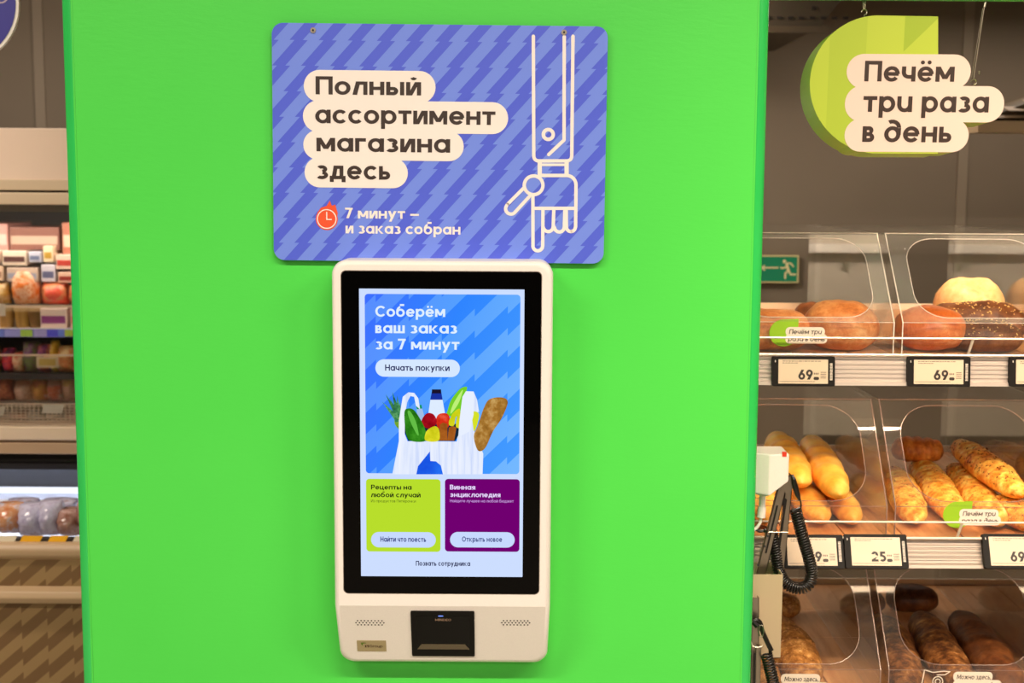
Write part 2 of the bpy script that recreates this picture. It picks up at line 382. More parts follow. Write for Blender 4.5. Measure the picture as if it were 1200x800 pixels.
# ---- a bold geometric stroke alphabet (cap height 1)
XH = 0.735
def glyph(ch, w):
    t = w * 0.9; o = []
    def V(x, y0, y1): o.append([(x, y0), (x+w, y0), (x+w, y1), (x, y1)])
    def Hb(y, x0, x1): o.append([(x0, y), (x1, y), (x1, y+t), (x0, y+t)])
    def D(x0, y0, x1, y1, k=1.12): o.append([(x0, y0), (x0+w*k, y0), (x1+w*k, y1), (x1, y1)])
    def A(cx, cy, rx, ry, a0, a1, n=None):
        n = n or max(4, int(abs(a1-a0)/18)); 
        for i in range(n):
            a = math.radians(a0+(a1-a0)*i/n); b = math.radians(a0+(a1-a0)*(i+1)/n)
            ca, sa, cb, sb = math.cos(a), math.sin(a), math.cos(b), math.sin(b)
            o.append([(cx+rx*ca, cy+ry*sa), (cx+rx*cb, cy+ry*sb), (cx+(rx-w)*cb, cy+(ry-t)*sb), (cx+(rx-w)*ca, cy+(ry-t)*sa)])
    def dot(cx, cy, r):
        o.append([(cx+r*math.cos(2*PI*k/10), cy+r*math.sin(2*PI*k/10)) for k in range(10)])
    up = ch.isupper() or ch.isdigit(); h = 1.0 if up else XH; R = 0.5 if up else 0.385
    ov = 0.012; c = ch.lower()
    if ch == 'M': c = 'м'
    if c in 'оo0' : A(R, h/2, R*(0.85 if ch == '0' else 1), h/2+ov, 0, 360); return o, R*2
    if c in 'сc': A(R, h/2, R, h/2+ov, 42, 318); return o, R*1.82
    if ch == 'а' or ch == 'a': A(.38, h/2, .38, h/2+ov, 0, 360); V(.78-w, 0, h); return o, .78
    if c in 'её' and ch != 'E':
        A(R, h/2, R, h/2+ov, 0, 322); Hb(h/2-t/2, w*.6, R*2-w*.3)
        if c == 'ё': dot(R-.16, h+.2, w*.5); dot(R+.16, h+.2, w*.5)
        return o, R*2
    if ch == 'э': A(.34, h/2, .36, h/2+ov, -138, 138); Hb(h/2-t/2, .2, .6); return o, .7
    wd = 0.72 if not up else 0.82
    if c == 'п': V(0, 0, h); V(wd-w, 0, h); Hb(h-t, 0, wd); return o, wd
    if c in 'нh': V(0, 0, h); V(wd-w, 0, h); Hb(h/2-t/2, 0, wd); return o, wd
    if c in 'ий': 
        V(0, 0, h); V(wd-w, 0, h); D(w*.35, 0, wd-w*1.5, h)
        if c == 'й': A(wd/2, h+.27, .17, .17, 200, 340, 6)
        return o, wd
    if ch == 'ʋ': V(0, .3, h); V(wd-w, 0, h); A(wd/2, .34, wd/2, .35, 180, 360); return o, wd
    if c == 'л': V(wd-w, 0, h); Hb(h-t, .16, wd); D(0, 0, .17, h, 1.1); return o, wd
    if c == 'д':
        Hb(0, 0, wd+.08); V(0, -.16, t); V(wd+.08-w*.95, -.16, t); V(wd-w-.02, 0, h); D(.08, 0, .2, h, 1.1); Hb(h-t, .2, wd-.02); return o, wd+.08
    if ch == '∂':
        A(.38, h/2, .38, h/2+ov, 0, 360); V(.77-w, h*.45, h*.9); A(.36, h*.92, .41, .38, 0, 120); return o, .78
    if ch == 'б':
        A(.39, h/2, .39, h/2+ov, 0, 360); A(.42, h*.62, .42, h*.75, 100, 180); Hb(1.0, .34, .72); return o, .8
    if c == 'м': 
        wd = 0.9 if not up else 1.05
        V(0, 0, h); V(wd-w, 0, h); D(wd/2-w*.56, h*.18, 0, h, 1.15); D(wd/2-w*.56, h*.18, wd-w*1.15, h, 1.15); return o, wd
    if c == 'т': Hb(h-t, 0, .66); V(.33-w/2, 0, h); return o, .66
    if c == 'г': V(0, 0, h); Hb(h-t, 0, .52); return o, .52
    if c == 'ь' or c == 'ы':
        rb = h*.31; V(0, 0, h); Hb(0, 0, .34); Hb(rb*2-t, 0, .34); A(.34, rb, rb+.01, rb, -90, 90)
        if c == 'ы': V(.34+rb+.1, 0, h); return o, .44+rb+w
        return o, .36+rb
    if c == 'в' or ch == 'B':
        rb = h*.29; r2 = h*.26; k = .34 if not up else .42
        V(0, 0, h); Hb(0, 0, k); Hb(h-t, 0, k); Hb(h/2-t/2, 0, k); A(k, rb, rb, rb, -90, 90); A(k-.03, h-r2, r2, r2, -90, 90); return o, k+rb
    if ch == 'р' or ch == 'p': V(0, -.28, h); A(.40, h/2, .38, h/2+ov, 0, 360); return o, .78
    if ch in 'РP': V(0, 0, h); Hb(h-t, 0, .44); Hb(.36, 0, .44); A(.44, .68, .32, .32, -90, 90); return o, .76
    if c == 'з' or ch == '3':
        r1 = h*.27; r2 = h*.29; A(.27, h-r1, .29, r1+ov, -80, 140); A(.27, r2, .33, r2+ov, -140, 80); return o, .6
    if c == 'к': 
        V(0, 0, h); o.append([(w*.9, h/2-.02), (w*.9+w*.7, h/2-.02), (.72, h), (.72-w*1.25, h)]); o.append([(w*.9, h/2+.04), (w*.9+w*.7, h/2+.04), (.75, 0), (.75-w*1.25, 0)]); return o, .75
    if c == 'у': D(.36-w*.5, .02, 0, h, 1.12); o.append([(.08, -.28), (.08+w*1.12, -.28), (.74, h), (.74-w*1.12, h)]); return o, .74
    if ch == 'u': V(0, .3, h); V(.7-w, 0, h); A(.35, .34, .35, .35, 180, 360); return o, .7
    if ch == 'r': V(0, 0, h); A(.36, h-.3, .3, .31, 60, 150); return o, .46
    if c == 'ч': V(0, h*.55, h); V(.66-w, 0, h); A(.33, h*.6, .33, .3, 180, 270); Hb(h*.6-.3, .32, .6); return o, .66
    if c == 'ш' or c == 'щ':
        for k in (0, .46-w*.5, .92-w): V(k, 0, h)
        Hb(0, 0, .92); return o, .92
    if c == 'ц': V(0, 0, h); V(.7-w, 0, h); Hb(0, 0, .8); V(.8-w*.9, -.16, t); return o, .8
    if c == 'ж':
        V(.5-w/2, 0, h); o.append([(0, h), (w*1.2, h), (.5, h*.52), (.5-w, h*.46)]); o.append([(0, 0), (w*1.2, 0), (.5, h*.48), (.5-w, h*.54)])
        o.append([(1, h), (1-w*1.2, h), (.5, h*.52), (.5+w, h*.46)]); o.append([(1, 0), (1-w*1.2, 0), (.5, h*.48), (.5+w, h*.54)]); return o, 1.0
    if c == 'ю': V(0, 0, h); Hb(h/2-t/2, 0, .35); A(.66, h/2, .36, h/2+ov, 0, 360); return o, 1.02
    if c == 'я': V(.64-w, 0, h); A(.3, h*.66, .3, h*.34, 90, 270); Hb(h-t, .3, .6); Hb(h*.32, .3, .6); D(.02, 0, .24, h*.36); return o, .64
    if ch == '7': Hb(1-t, 0, .66); D(.1, 0, .66-w*1.12, 1); return o, .66
    if ch in '69':
        pts = []; A(.36, .34, .36, .35, 0, 360); o.append([(.02, .42), (w+.03, .38), (.62, 1.0), (.62-w*1.3, 1.0)])
        if ch == '9': o[:] = [[(.72-a, 1-b) for a, b in p] for p in o]
        return o, .72
    if ch == '2': A(.33, .68, .33, .33, -20, 165); o.append([(.02, t), (w*1.5, t), (.64, .58), (.5, .46)]); Hb(0, 0, .66); return o, .66
    if ch == '5': A(.32, .33, .34, .34, -140, 110); Hb(1-t, .1, .6); o.append([(.08, .5), (.08+w, .5), (.1+w, 1), (.1, 1)]); Hb(.5, .1, .35); return o, .66
    if ch == 'I': V(0, 0, 1); return o, w
    if ch == 'N': V(0, 0, 1); V(.8-w, 0, 1); D(.8-w*1.3, 0, w*.2, 1); return o, .8
    if ch == 'D': V(0, 0, 1); Hb(0, 0, .35); Hb(1-t, 0, .35); A(.35, .5, .45, .5, -90, 90); return o, .8
    if ch == 'E': V(0, 0, 1); Hb(0, 0, .6); Hb(1-t, 0, .6); Hb(.5-t/2, 0, .56); return o, .6
    if ch == 'X': D(0, 0, .75-w*1.12, 1); D(.75-w*1.12, 0, 0, 1); return o, .75
    if ch == 'G': A(.5, .5, .5, .51, 45, 340); Hb(.4, .5, .97); return o, .98
    if ch == '—': Hb(.3, 0, .75); return o, .75
    if ch == ',': D(0, -.18, .06, .16); return o, .2
    if ch == '.': V(0, 0, w); return o, w
    if ch == ' ': return o, .36
    raise ValueError('glyph ' + ch)
def layout(txt, w, gap):
    x = 0; out = []
    for ch in txt:
        p, a = glyph(ch, w); out += [[(x+u, v) for u, v in q] for q in p]; x += a + (gap if ch != ' ' else 0.0)
    return out, x - gap

# ================================================================== SETTING
def struct(o): o['kind'] = 'structure'; return o
RX0, RX1, RY0, RY1, RZ = -5.0, 4.5, -7.0, 2.8, 3.1
struct(box('floor', (RX0, RY0, -0.05), (RX1, RY1, 0), M['floor']))
struct(box('ceiling', (RX0, RY0, RZ), (RX1, RY1, RZ + 0.05), M['ceil']))
wb = struct(box('wall_back', (RX0, RY1, 0), (RX1, RY1 + 0.1, RZ), M['wall']))
struct(box('wall_left', (RX0 - 0.1, RY0, 0), (RX0, RY1, RZ), M['wall']))
struct(box('wall_right', (RX1, RY0, 0), (RX1 + 0.1, RY1, RZ), M['wall']))
struct(box('wall_front', (RX0, RY0 - 0.1, 0), (RX1, RY0, RZ), plain((84, 74, 64), 0.7)))
# seams of the back wall panels
for px in (50, 1128):
    x = W(px, 200, RY1 - 0.004).x
    box('panel_seam', (x - 0.018, RY1 - 0.006, 0), (x + 0.018, RY1 - 0.0005, RZ), plain((142, 127, 109), 0.6), wb)

# the green clad partition
xl = W(82.5, 0, 0).x; xr = W(890.5, 0, 0).x; CR = 0.0165; PD = 0.2
gw = struct(box('wall_partition', (xl, 0, 0), (xr, PD, 3.05), M['green']))
tag(gw, 'bright green vinyl clad partition wall carrying the blue sign and the kiosk')
for i, (x, sgn) in enumerate(((xl, -1), (xr, 1))):
    mb = MB(); pts = [(x, 0.0006)]
    for k in range(9):
        a = PI/2*k/8; pts.append((x + sgn*(0.002 + CR*math.sin(a)*0.9), CR*(1-math.cos(a))*0.75))
    pts += [(x + sgn*(CR*0.9+0.002), PD), (x, PD)]
    mb.prism([(a, b, 0) for a, b in pts], (0, 0, 3.05))
    o = mb.build('corner_trim', M['corner'], gw)
    for p in o.data.polygons: p.use_smooth = abs(p.normal.z) < 0.5 and False
    ln = MB().box((x - sgn*0.0032, -0.0003, 0), (x - sgn*0.0026, 0.001, 3.05)); ln.build('joint', plain((70, 196, 70), 0.5), gw)
    tag(o, 'glossy bluish green corner strip')

# green beam above the bakery
zb = W(1120, 1.5, 0.22).z
struct(box('trim_1', (xr + 0.03, 0.05, zb), (2.6, 0.22, zb + 0.30), M['green']))

# ------------------------------------------------------------------ ceiling lamps (out of frame, but they light the place)
for i, p in enumerate(LAMPS):
    r = empty('ceiling_light', (p[0], p[1], p[2] + 0.02), 'white linear ceiling lamp over the aisle, ' + ('front row left', 'front row middle', 'front row right', 'rear row left', 'rear row right')[i] , 'lamp', 'linear lamps over the aisle')
    box('housing', (p[0]-0.68, p[1]-0.1, p[2]+0.02), (p[0]+0.68, p[1]+0.1, RZ-0.002), M['white'], r)
for x, ws in ((0.95, 'nearer the green wall'), (1.5, 'farther right')):
    r = empty('bakery_spotlight', (x, -1.37, 2.85), 'white ceiling spotlight over the bakery rack, ' + ws, 'lamp', 'spotlights for the bakery')
    MB().tube([(x, -1.37, 2.84), (x, -1.42, 2.98)], 0.13, 20).build('lamp_head', M['white'], r)
    MB().tube([(x, -1.42, 2.97), (x, -1.42, 3.098)], 0.02, 10).build('stem', M['white'], r)

def write(cv, lay, name, mat, parent, lines):
    for (txt, x0, x1, yb, h), kw in lines:
        a_ = Art(cv, lay); line(a_, cv, txt, x0, x1, yb, h, **kw); a_.build(name, mat, parent)
# ================================================================== BLUE SIGN
cs = Canvas(514, 167, -0.012, rot=math.radians(0.30))
def rect_q(cv, l, t, r, b): return l, t, r, b
sl = (cs.q(318, 160)[0] + cs.q(319.5, 60)[0] + cs.q(321.5, 280)[0]) / 3
sr = (cs.q(711, 60)[0] + cs.q(710, 170)[0] + cs.q(708.6, 280)[0]) / 3
st = (cs.q(340, 26.5)[1] + cs.q(690, 31)[1]) / 2; sb = (cs.q(345, 305.5)[1] + cs.q(690, 308)[1]) / 2
sg = empty('wall_sign', tuple(cs.P(514, sb) + Vector((0, 0.012, 0))), 'blue rounded sign with lightning pattern, Cyrillic lettering and a pointing robot hand', 'sign')
pts = rr(sl, st, sr, sb, 13, 8)
MB().prism([cs.P(x, y, -0.5) for x, y in pts], (0, 0.004, 0)).build('board', plain((92, 104, 190), 0.4), sg)
Art(cs, 0).poly(pts).build('board_print', M['sign'], sg)
for px, py in ((367, 35.5), (661, 38)):
    x, y = cs.q(px, py); c = cs.P(x, y, 0)
    o = MB().tube([c + Vector((0, 0.011, 0)), c - Vector((0, 0.002, 0))], 0.0045, 14).build('screw', M['steel'], sg)
    MB().tube([c - Vector((0, 0.002, 0)), c - Vector((0, 0.0026, 0))], 0.0018, 6).build('screw_socket', M['black'], o)
# text bubbles
bub = Art(cs, 2)
rows = [(356, 82.5, 510.5), (355, 118.5, 595.5), (355.5, 153, 543.5), (357, 184.5, 478)]
ends = [120.5, 156, 188, 220]
for (l, t, r), b in zip(rows, ends):
    ql = cs.q(l, (t+b)/2)[0]; qr = cs.q(r, (t+b)/2)[0]; qt = cs.q((l+r)/2, t)[1]; qb = cs.q((l+r)/2, b)[1]
    bub.rrect(ql, qt, qr, qb, 19)
bub.build('text_bubble', M['print_white'], sg)
def line(art, cv, txt, x0, x1, yb, h, ytr=None, **k):
    a = cv.q(x0, yb); b = cv.q(x1, yb); c = cv.q(x0, yb - h)
    art.text(txt, a[0], (a[1]+b[1])/2, a[1]-c[1], b[0]-a[0], **k)
write(cs, 4, 'lettering', M['print_dark'], sg, [(('Полный', 370, 493.5, 111.2, 21.2), {}), (('ассортимент', 369.5, 580.5, 145.3, 21.5), {}),
    (('магазина', 371, 527.5, 178, 21.5), {}), (('здесь', 371, 457.5, 210, 21.5), {})])
write(cs, 2, 'lettering', M['print_white'], sg, [(('7 минут —', 404.5, 491, 256, 12.2), {}), (('и заказ собран', 405, 539.5, 274, 12.2), {})])
# burning clock
Q = lambda pts: [cs.q(*p) for p in pts]
fl = Art(cs, 2); x, y = cs.q(383, 256.5); fl.disc(x, y, 13, 13, 32)
fl.poly(Q([(372, 249), (376, 243.5), (383, 241), (386.5, 234.8), (389, 241), (392.8, 239.5), (396, 250), (394, 258)]))
fl.build('clock_emblem', plain((240, 88, 48), 0.4), sg)
ck = Art(cs, 4); ring = [(x+11*math.cos(a*PI/16), y+11*math.sin(a*PI/16)) for a in range(32)]
ck.stroke(ring, 1.2, True, n=4); ck.stroke([(x, y-8), (x, y+0.5), (x+5.5, y+0.5)], 1.3)
ck.build('clock_face', M['print_white'], sg)
# robot arm outline
rb = Art(cs, 2); w = 4.0
def S(pts, closed=False, ww=w): rb.stroke(Q(pts), ww, closed)
def arc(cx, cy, r, a0, a1, n=8): return [(cx + r*math.cos(math.radians(a0+(a1-a0)*i/n)), cy + r*math.sin(math.radians(a0+(a1-a0)*i/n))) for i in range(n+1)]
S([(625, 42.5), (625.5, 183)] + arc(631, 183, 5.5, 180, 90, 4)[0:] + [(664.5, 188.5)] + arc(664.5, 183, 5.5, 90, 0, 4) + [(671.5, 42.5)])
S([(661.2, 43), (661, 164), (643, 181)])
S(arc(642.5, 157.5, 5.8, 0, 360, 20)[:-1], True, 4.2)
S([(632.5, 189), (632.5, 205)], False, 5); S([(664, 189), (664, 205)], False, 5); S([(632.5, 193), (664, 193)], False, 3); S([(632, 205.5), (664, 205.5)], False, 4)
S(arc(625.3, 217, 11, 0, 360, 24)[:-1], True)
S([(638, 205.5), (662, 205.5)] + arc(664, 216.5, 11, -90, 0, 6) + [(674.5, 266)] + arc(669, 266, 5.3, 0, 180, 6) + [(663.5, 244)])
S([(613.5, 220.5), (594.5, 239.5)] + arc(598.8, 244.5, 6.3, 215, 55, 8) + [(620.5, 230)])
S([(624.5, 229), (624.6, 288)] + arc(630.2, 288, 5.8, 180, 0, 8)[::1] + [(636.3, 244)])
S([(624.5, 244), (674, 244)])
S([(636.5, 266)] + arc(642.5, 265.5, 5.8, 150, 0, 6) + [(649, 245)])
S([(649.5, 266)] + arc(655.5, 266, 5.8, 170, 0, 6) + [(662, 245)])
rb.build('robot_hand_print', M['print_white'], sg)

# ================================================================== KIOSK
KF = -0.085
ck_ = Canvas(518, 500, KF)
kq = lambda x, y: ck_.q(x, y)
kl = (kq(389.5, 400)[0] + kq(390.5, 600)[0]) / 2; kr = (kq(647.5, 400)[0] + kq(646, 600)[0]) / 2
kt = kq(518, 305.5)[1]; kbreak = kq(518, 710)[1]
zbreak = ck_.P(518, kbreak).z
CH_T = math.radians(22)
# chin bottom: intersect the tilted chin plane with the ray of the bottom edge
chin = Canvas(518, 743, 0, tilt=-CH_T, pt=None)
r_ = ray(518, 743); nrm = Vector((0, -math.cos(CH_T), -math.sin(CH_T))); p0 = Vector((0, KF, zbreak))
# outward normal of the chin points forward and down
tt = (p0 - CAM).dot(nrm) / r_.dot(nrm); chin_pt = CAM + r_ * tt
chin = Canvas(518, 743, 0, tilt=-CH_T, pt=chin_pt)
r_ = ray(520, 776.5); tt = (p0 - CAM).dot(nrm) / r_.dot(nrm); zbot = (CAM + r_ * tt).z
kbot = 500 + (ck_.o.z - zbot) / ck_.s
ks = empty('order_kiosk', (ck_.o.x, 0, zbot), 'white wall mounted self order kiosk with a lit touch screen below the blue sign', 'kiosk')
def yfront(z): return KF if z >= zbreak else KF + (zbreak - z) * math.tan(CH_T)
def kiosk_body():
    mb = MB(); rings = []
    base = rr(kl, kt, kr, kbot, 17, 10)
    # add points on the break line
    pts = []
    for i, p in enumerate(base):
        pts.append(p); nx = base[(i+1) % len(base)]
        if (p[1] - kbreak) * (nx[1] - kbreak) < 0: pts.append((p[0] + (nx[0]-p[0])*(kbreak-p[1])/(nx[1]-p[1]), kbreak))
    cx, cy = (kl+kr)/2, (kt+kbot)/2
    def ringpts(inset, dy):
        sx = 1 - inset/((kr-kl)/2); sy = 1 - inset/((kbot-kt)/2); out = []
        for x, y in pts:
            X = cx + (x-cx)*sx
            tp = 1.0 - max(0.0, (y - kbreak)/(kbot-kbreak)) * 0.018
            X = cx + (X-cx)*tp
            yy = y if abs(y-kbreak) < 1e-3 else cy + (y-cy)*sy
            w3 = ck_.P(X, yy); out.append(Vector((w3.x, min(-0.002, yfront(w3.z) + dy), w3.z)))
        return out
    n = len(pts)
    rs = []
    back = [Vector((v.x, 0.0, v.z)) for v in ringpts(0, 0)]
    rs = [back, ringpts(0, 0.008), ringpts(0.5, 0.0045), ringpts(1.7, 0.0018), ringpts(3.4, 0.0005), ringpts(5.5, 0)]
    vs = [v for r in rs for v in r]; fs = []
    for i in range(len(rs)-1):
        for k in range(n): fs.append((i*n+k, i*n+(k+1) % n, (i+1)*n+(k+1) % n, (i+1)*n+k))
    last = (len(rs)-1)*n; idx = [i for i, p in enumerate(pts) if abs(p[1]-kbreak) < 1e-3]
    a, b = idx; up = [i for i in range(a, b+1)]; dn = [i % n for i in range(b, a+n+1)]
    fs.append(tuple(last+i for i in up)); fs.append(tuple(last+i for i in dn))
    mb.add(vs, fs)
    o = mb.build('body', M['white'], ks)
    me = o.data
    for p in me.polygons: p.use_smooth = len(p.vertices) == 4
    return o
kiosk_body()
# black glass
gl, gt = kq(401.5, 500)[0], kq(518, 318)[1]; gr, gb = kq(633, 500)[0], kq(518, 695)[1]
gpts = rr(gl, gt, gr, gb, 5.5, 6)
MB().prism([ck_.P(x, y, 4) for x, y in gpts], (0, 0.003, 0)).build('front_glass', M['blackglass'], ks)
# shadow gap around the glass, drawn as a thin flat coloured strip
gg = Art(ck_, 1.5); gg.rrect(gl-0.8, gt-0.8, gr+0.8, gb+0.8, 6); gg.build('glass_gasket', plain((120, 110, 100), 0.5), ks)
# display
dl, dt = kq(422, 500)[0], kq(518, 338.5)[1]; dr, db = kq(613.5, 500)[0], kq(518, 675)[1]
disp = MB().prism([ck_.P(x, y, 6) for x, y in rr(dl, dt, dr, db, 0.3, 1)], (0, 0.0004, 0)).build('display', glow((205, 222, 255), 1.0), ks)
def kline(art, txt, x0, x1, yb, h, **k): line(art, ck_, txt, x0, x1, yb, h, **k)
# main card
a = Art(ck_, 8); c0 = kq(427.5, 344); c1 = kq(608.5, 555); a.rrect(c0[0], c0[1], c1[0], c1[1], 4); a.build('main_card', M['screenpat'], disp)
write(ck_, 10, 'headline', glow((225, 240, 255)), disp, [(('Соберём', 440, 521.8, 370.8, 12.5), {}), (('ваш заказ', 440, 535.8, 390.2, 12.5), {}), (('за 7 минут', 440, 538.5, 409.2, 12.5), {})])
a = Art(ck_, 10); p = kq(440, 420.5); q = kq(539, 441.5); a.rrect(*p, *q, 20); a.build('start_button', glow((214, 232, 255)), disp)
a = Art(ck_, 12); kline(a, 'Начать покупки', 451.5, 527, 434, 7.2, w=.19); a.build('button_text', glow((30, 34, 90)), disp)
KQ = lambda pts: [kq(*p) for p in pts]
def pic(name, mat, lay, *polys, sm=True):
    a = Art(ck_, lay)
    for p in polys: a.poly(catmull(KQ(p), True, 5) if sm else KQ(p))
    return a.build(name, mat, disp)
def eimg(name, stops, scale=60, stretch=None):
    n = N(name); co = n.n('ShaderNodeTexCoord').outputs['Object']
    f = n.noise(scale, 3, 0.6, co, stretch); k = len(stops)
    return n.emit(n.ramp(f, [(0.25 + 0.5*i/(k-1), lin(c)) for i, c in enumerate(stops)]), 1.0)
# picture: Z = zoom crop coords -> photo px
Z = lambda pts: [(425 + x*0.1625, 440 + y*0.1625) for x, y in pts]
spikes = []
for bx, by, tx_, ty_, ww in ((250, 300, 140, 185, 16), (250, 280, 165, 130, 18), (255, 270, 215, 115, 20), (262, 280, 250, 140, 18), (265, 290, 272, 180, 14), (245, 310, 160, 215, 14), (255, 330, 200, 250, 16), (262, 300, 195, 160, 18)):
    spikes.append(Z([(bx-ww, by+6), (tx_, ty_), (bx+ww, by-4)]))
pic('pineapple_crown', eimg('pine_img', [(20, 70, 60), (60, 130, 80), (120, 190, 120)], 120), 10, *spikes, sm=False)
pic('pineapple_image', eimg('pine2_img', [(70, 120, 30), (150, 200, 60)], 160), 9.5, Z([(235, 300), (262, 285), (290, 400), (262, 385), (232, 345)]))
pic('watermelon_image', glow((118, 205, 40)), 9.5, Z([(640, 170), (700, 95), (745, 78), (752, 100), (720, 230), (690, 290), (610, 285), (615, 240)]))
pic('watermelon_shine', glow((190, 240, 120)), 10, Z([(660, 190), (712, 110), (722, 112), (690, 200), (640, 270), (636, 250)]))
pic('bottle_image', glow((222, 236, 255)), 10, Z([(490, 165), (575, 165), (600, 300), (600, 400), (470, 400), (470, 300)]), sm=False)
pic('bottle_neck', glow((24, 50, 160)), 10.5, Z([(502, 100), (565, 100), (577, 172), (488, 172)]), sm=False)
pic('bottle_cap', glow((26, 18, 40)), 11, Z([(500, 97), (566, 97), (568, 126), (499, 126)]), sm=False)
pic('flask_image', glow((160, 190, 230)), 10.5, Z([(390, 235), (430, 235), (445, 290), (445, 330), (395, 330)]), sm=False)
pic('flask_cap', glow((20, 150, 100)), 11, Z([(386, 210), (425, 208), (430, 235), (392, 240)]), sm=False)
pic('baguette_image', eimg('bag_img', [(120, 78, 20), (170, 120, 50), (216, 180, 110)], 70), 13, Z([(870, 240), (905, 175), (960, 155), (1020, 158), (1045, 180), (1040, 220), (1000, 310), (940, 400), (890, 510), (850, 542), (822, 520), (802, 430), (830, 360), (850, 300)]))
pic('carrier_bag', eimg('bagw_img', [(196, 212, 250), (228, 236, 255), (240, 244, 255)], 30, (6, 1, 0.3)), 11.5,
    Z([(215, 708), (262, 470), (262, 320), (290, 150), (330, 118), (372, 122), (402, 160), (415, 240), (385, 215), (372, 150), (345, 145), (322, 190), (308, 270), (305, 420), (325, 470), (680, 472), (700, 300), (720, 150), (745, 110), (800, 112), (825, 170), (840, 260), (800, 262), (806, 400), (870, 560), (865, 708)]), sm=False)
pic('bag_opening', glow((18, 40, 60)), 11.8, Z([(305, 320), (420, 330), (640, 340), (700, 350), (690, 430), (668, 469), (330, 468), (305, 410)]), sm=False)
pic('cucumber_image', eimg('cuc_img', [(18, 80, 14), (44, 128, 22), (70, 160, 40)], 60), 12.2, Z([(302, 262), (330, 234), (370, 245), (410, 300), (450, 380), (458, 466), (345, 466), (312, 400)]))
pic('cucumber_shine', glow((100, 190, 70)), 12.5, Z([(325, 262), (345, 256), (385, 330), (405, 420), (392, 420), (350, 340)]))
pic('onion_image', eimg('oni_img', [(120, 4, 14), (170, 14, 30), (215, 60, 70)], 50), 12.2, Z([(425, 325), (450, 280), (480, 266), (515, 280), (535, 325), (515, 368), (480, 380), (440, 362)]))
pic('tomato_image', eimg('tom_img', [(170, 26, 12), (220, 50, 26), (250, 120, 90)], 50), 12.1, Z([(530, 320), (545, 280), (580, 268), (615, 275), (630, 310), (622, 360), (590, 385), (545, 375)]))
pic('lemon_image', eimg('lem_img', [(190, 190, 10), (225, 220, 40), (244, 240, 110)], 50), 12.4, Z([(455, 410), (480, 380), (525, 362), (552, 390), (548, 466), (455, 466)]))
pic('banana_image', eimg('ban_img', [(190, 200, 10), (230, 225, 40)], 50), 12.3, Z([(622, 330), (650, 270), (695, 235), (702, 262), (672, 300), (660, 355), (630, 358)]), Z([(672, 350), (682, 290), (712, 262), (712, 368), (680, 372)]))
pic('carrot_image', eimg('car_img', [(140, 70, 16), (190, 110, 40)], 50), 12.5, Z([(557, 350), (580, 336), (612, 345), (612, 466), (550, 466)]), Z([(622, 372), (650, 360), (676, 372), (660, 466), (612, 466)]), sm=False)
pic('bag_handle', glow((232, 240, 255)), 12.8, Z([(698, 330), (720, 150), (745, 110), (800, 112), (800, 280), (770, 400), (690, 440)]), sm=False)
pic('banana_tip', glow((214, 225, 40)), 12.9, Z([(790, 262), (838, 270), (830, 340), (806, 398), (796, 360)]))
pic('bag_emblem', eimg('emb_img', [(20, 70, 220), (40, 120, 250)], 20), 13, Z([(388, 708), (400, 650), (486, 543), (489, 612), (530, 615), (565, 645), (580, 708)]), sm=False)
# cards
def card(name, x0, y0, x1, y1, col, btxt, bx0, bx1, tcol):
    a = Art(ck_, 8); a.rrect(*kq(x0, y0), *kq(x1, y1), 4); a.build(name, glow(col), disp)
    a = Art(ck_, 10); a.rrect(*kq(x0+6, 622.5), *kq(x1-5.5, 641), 20); a.build('card_button', glow((200, 218, 255)), disp)
    a = Art(ck_, 12); kline(a, btxt, bx0, bx1, 634, 6, w=.2); a.build('button_text', glow(tcol), disp)
card('recipe_card', 429, 560.5, 516.3, 646, (184, 222, 44), 'Найти что поесть', 446, 499.5, (50, 60, 130))
card('wine_card', 521.5, 560.5, 608.6, 646, (112, 0, 112), 'Открыть новое', 541.5, 588.5, (70, 80, 140))
a = Art(ck_, 10)
kline(a, 'Рецепты на', 435, 482.5, 573, 5.6, w=.2); kline(a, 'любой случай', 435, 493, 582, 5.6, w=.2)
a.build('card_text', glow((30, 40, 20)), disp)
a = Art(ck_, 10); kline(a, 'Из продуктов Пятёрочки', 435, 487.5, 588, 3.2, w=.15); a.build('card_small_text', glow((96, 120, 30)), disp)
a = Art(ck_, 10)
kline(a, 'Винная', 527.3, 557, 573, 5.6, w=.2); kline(a, 'энциклопедия', 527.3, 586.5, 581.8, 5.6, w=.2)
a.build('card_text', glow((232, 214, 255)), disp)
a = Art(ck_, 10); kline(a, 'Найдите лучшее на любой бюджет', 527.3, 602, 588, 3.4, w=.16); a.build('card_small_text', glow((200, 150, 225)), disp)
a = Art(ck_, 10); kline(a, 'Позвать сотрудника', 487.5, 551, 662.2, 5.6, w=.2); a.build('footer_text', glow((34, 34, 80)), disp)
# chin details
cq = chin.q
sc = empty('barcode_scanner', tuple(chin.P(*cq(518, 768)))); sc.parent = ks; sc.location = Vector(sc.location) - Vector(ks.location)
sc.name = 'scanner_mount'; bpy.data.objects.remove(sc)
b0 = cq(481, 715.2); b1 = cq(556.5, 768)
scan = MB().prism([chin.P(x, y, 8) for x, y in rr(b0[0], b0[1], b1[0], b1[1], 1.5, 3)], -chin.n*0.004).build('scanner_frame', plain((12, 9, 7), 0.3, spec=0.15), ks)
wn = [cq(487, 720.5), cq(550.5, 720.5), cq(551, 760), cq(488.5, 760)]
x0 = (wn[0][0]+wn[3][0])/2; x1 = (wn[1][0]+wn[2][0])/2; y0 = wn[0][1]; y1 = wn[2][1]
Art(chin, 9).rrect(x0, y0, x1, y1, 1).build('scanner_window', N('scanner_glass').pbr((0.003, 0.0025, 0.0015, 1), 0.12, spec=0.15), scan)
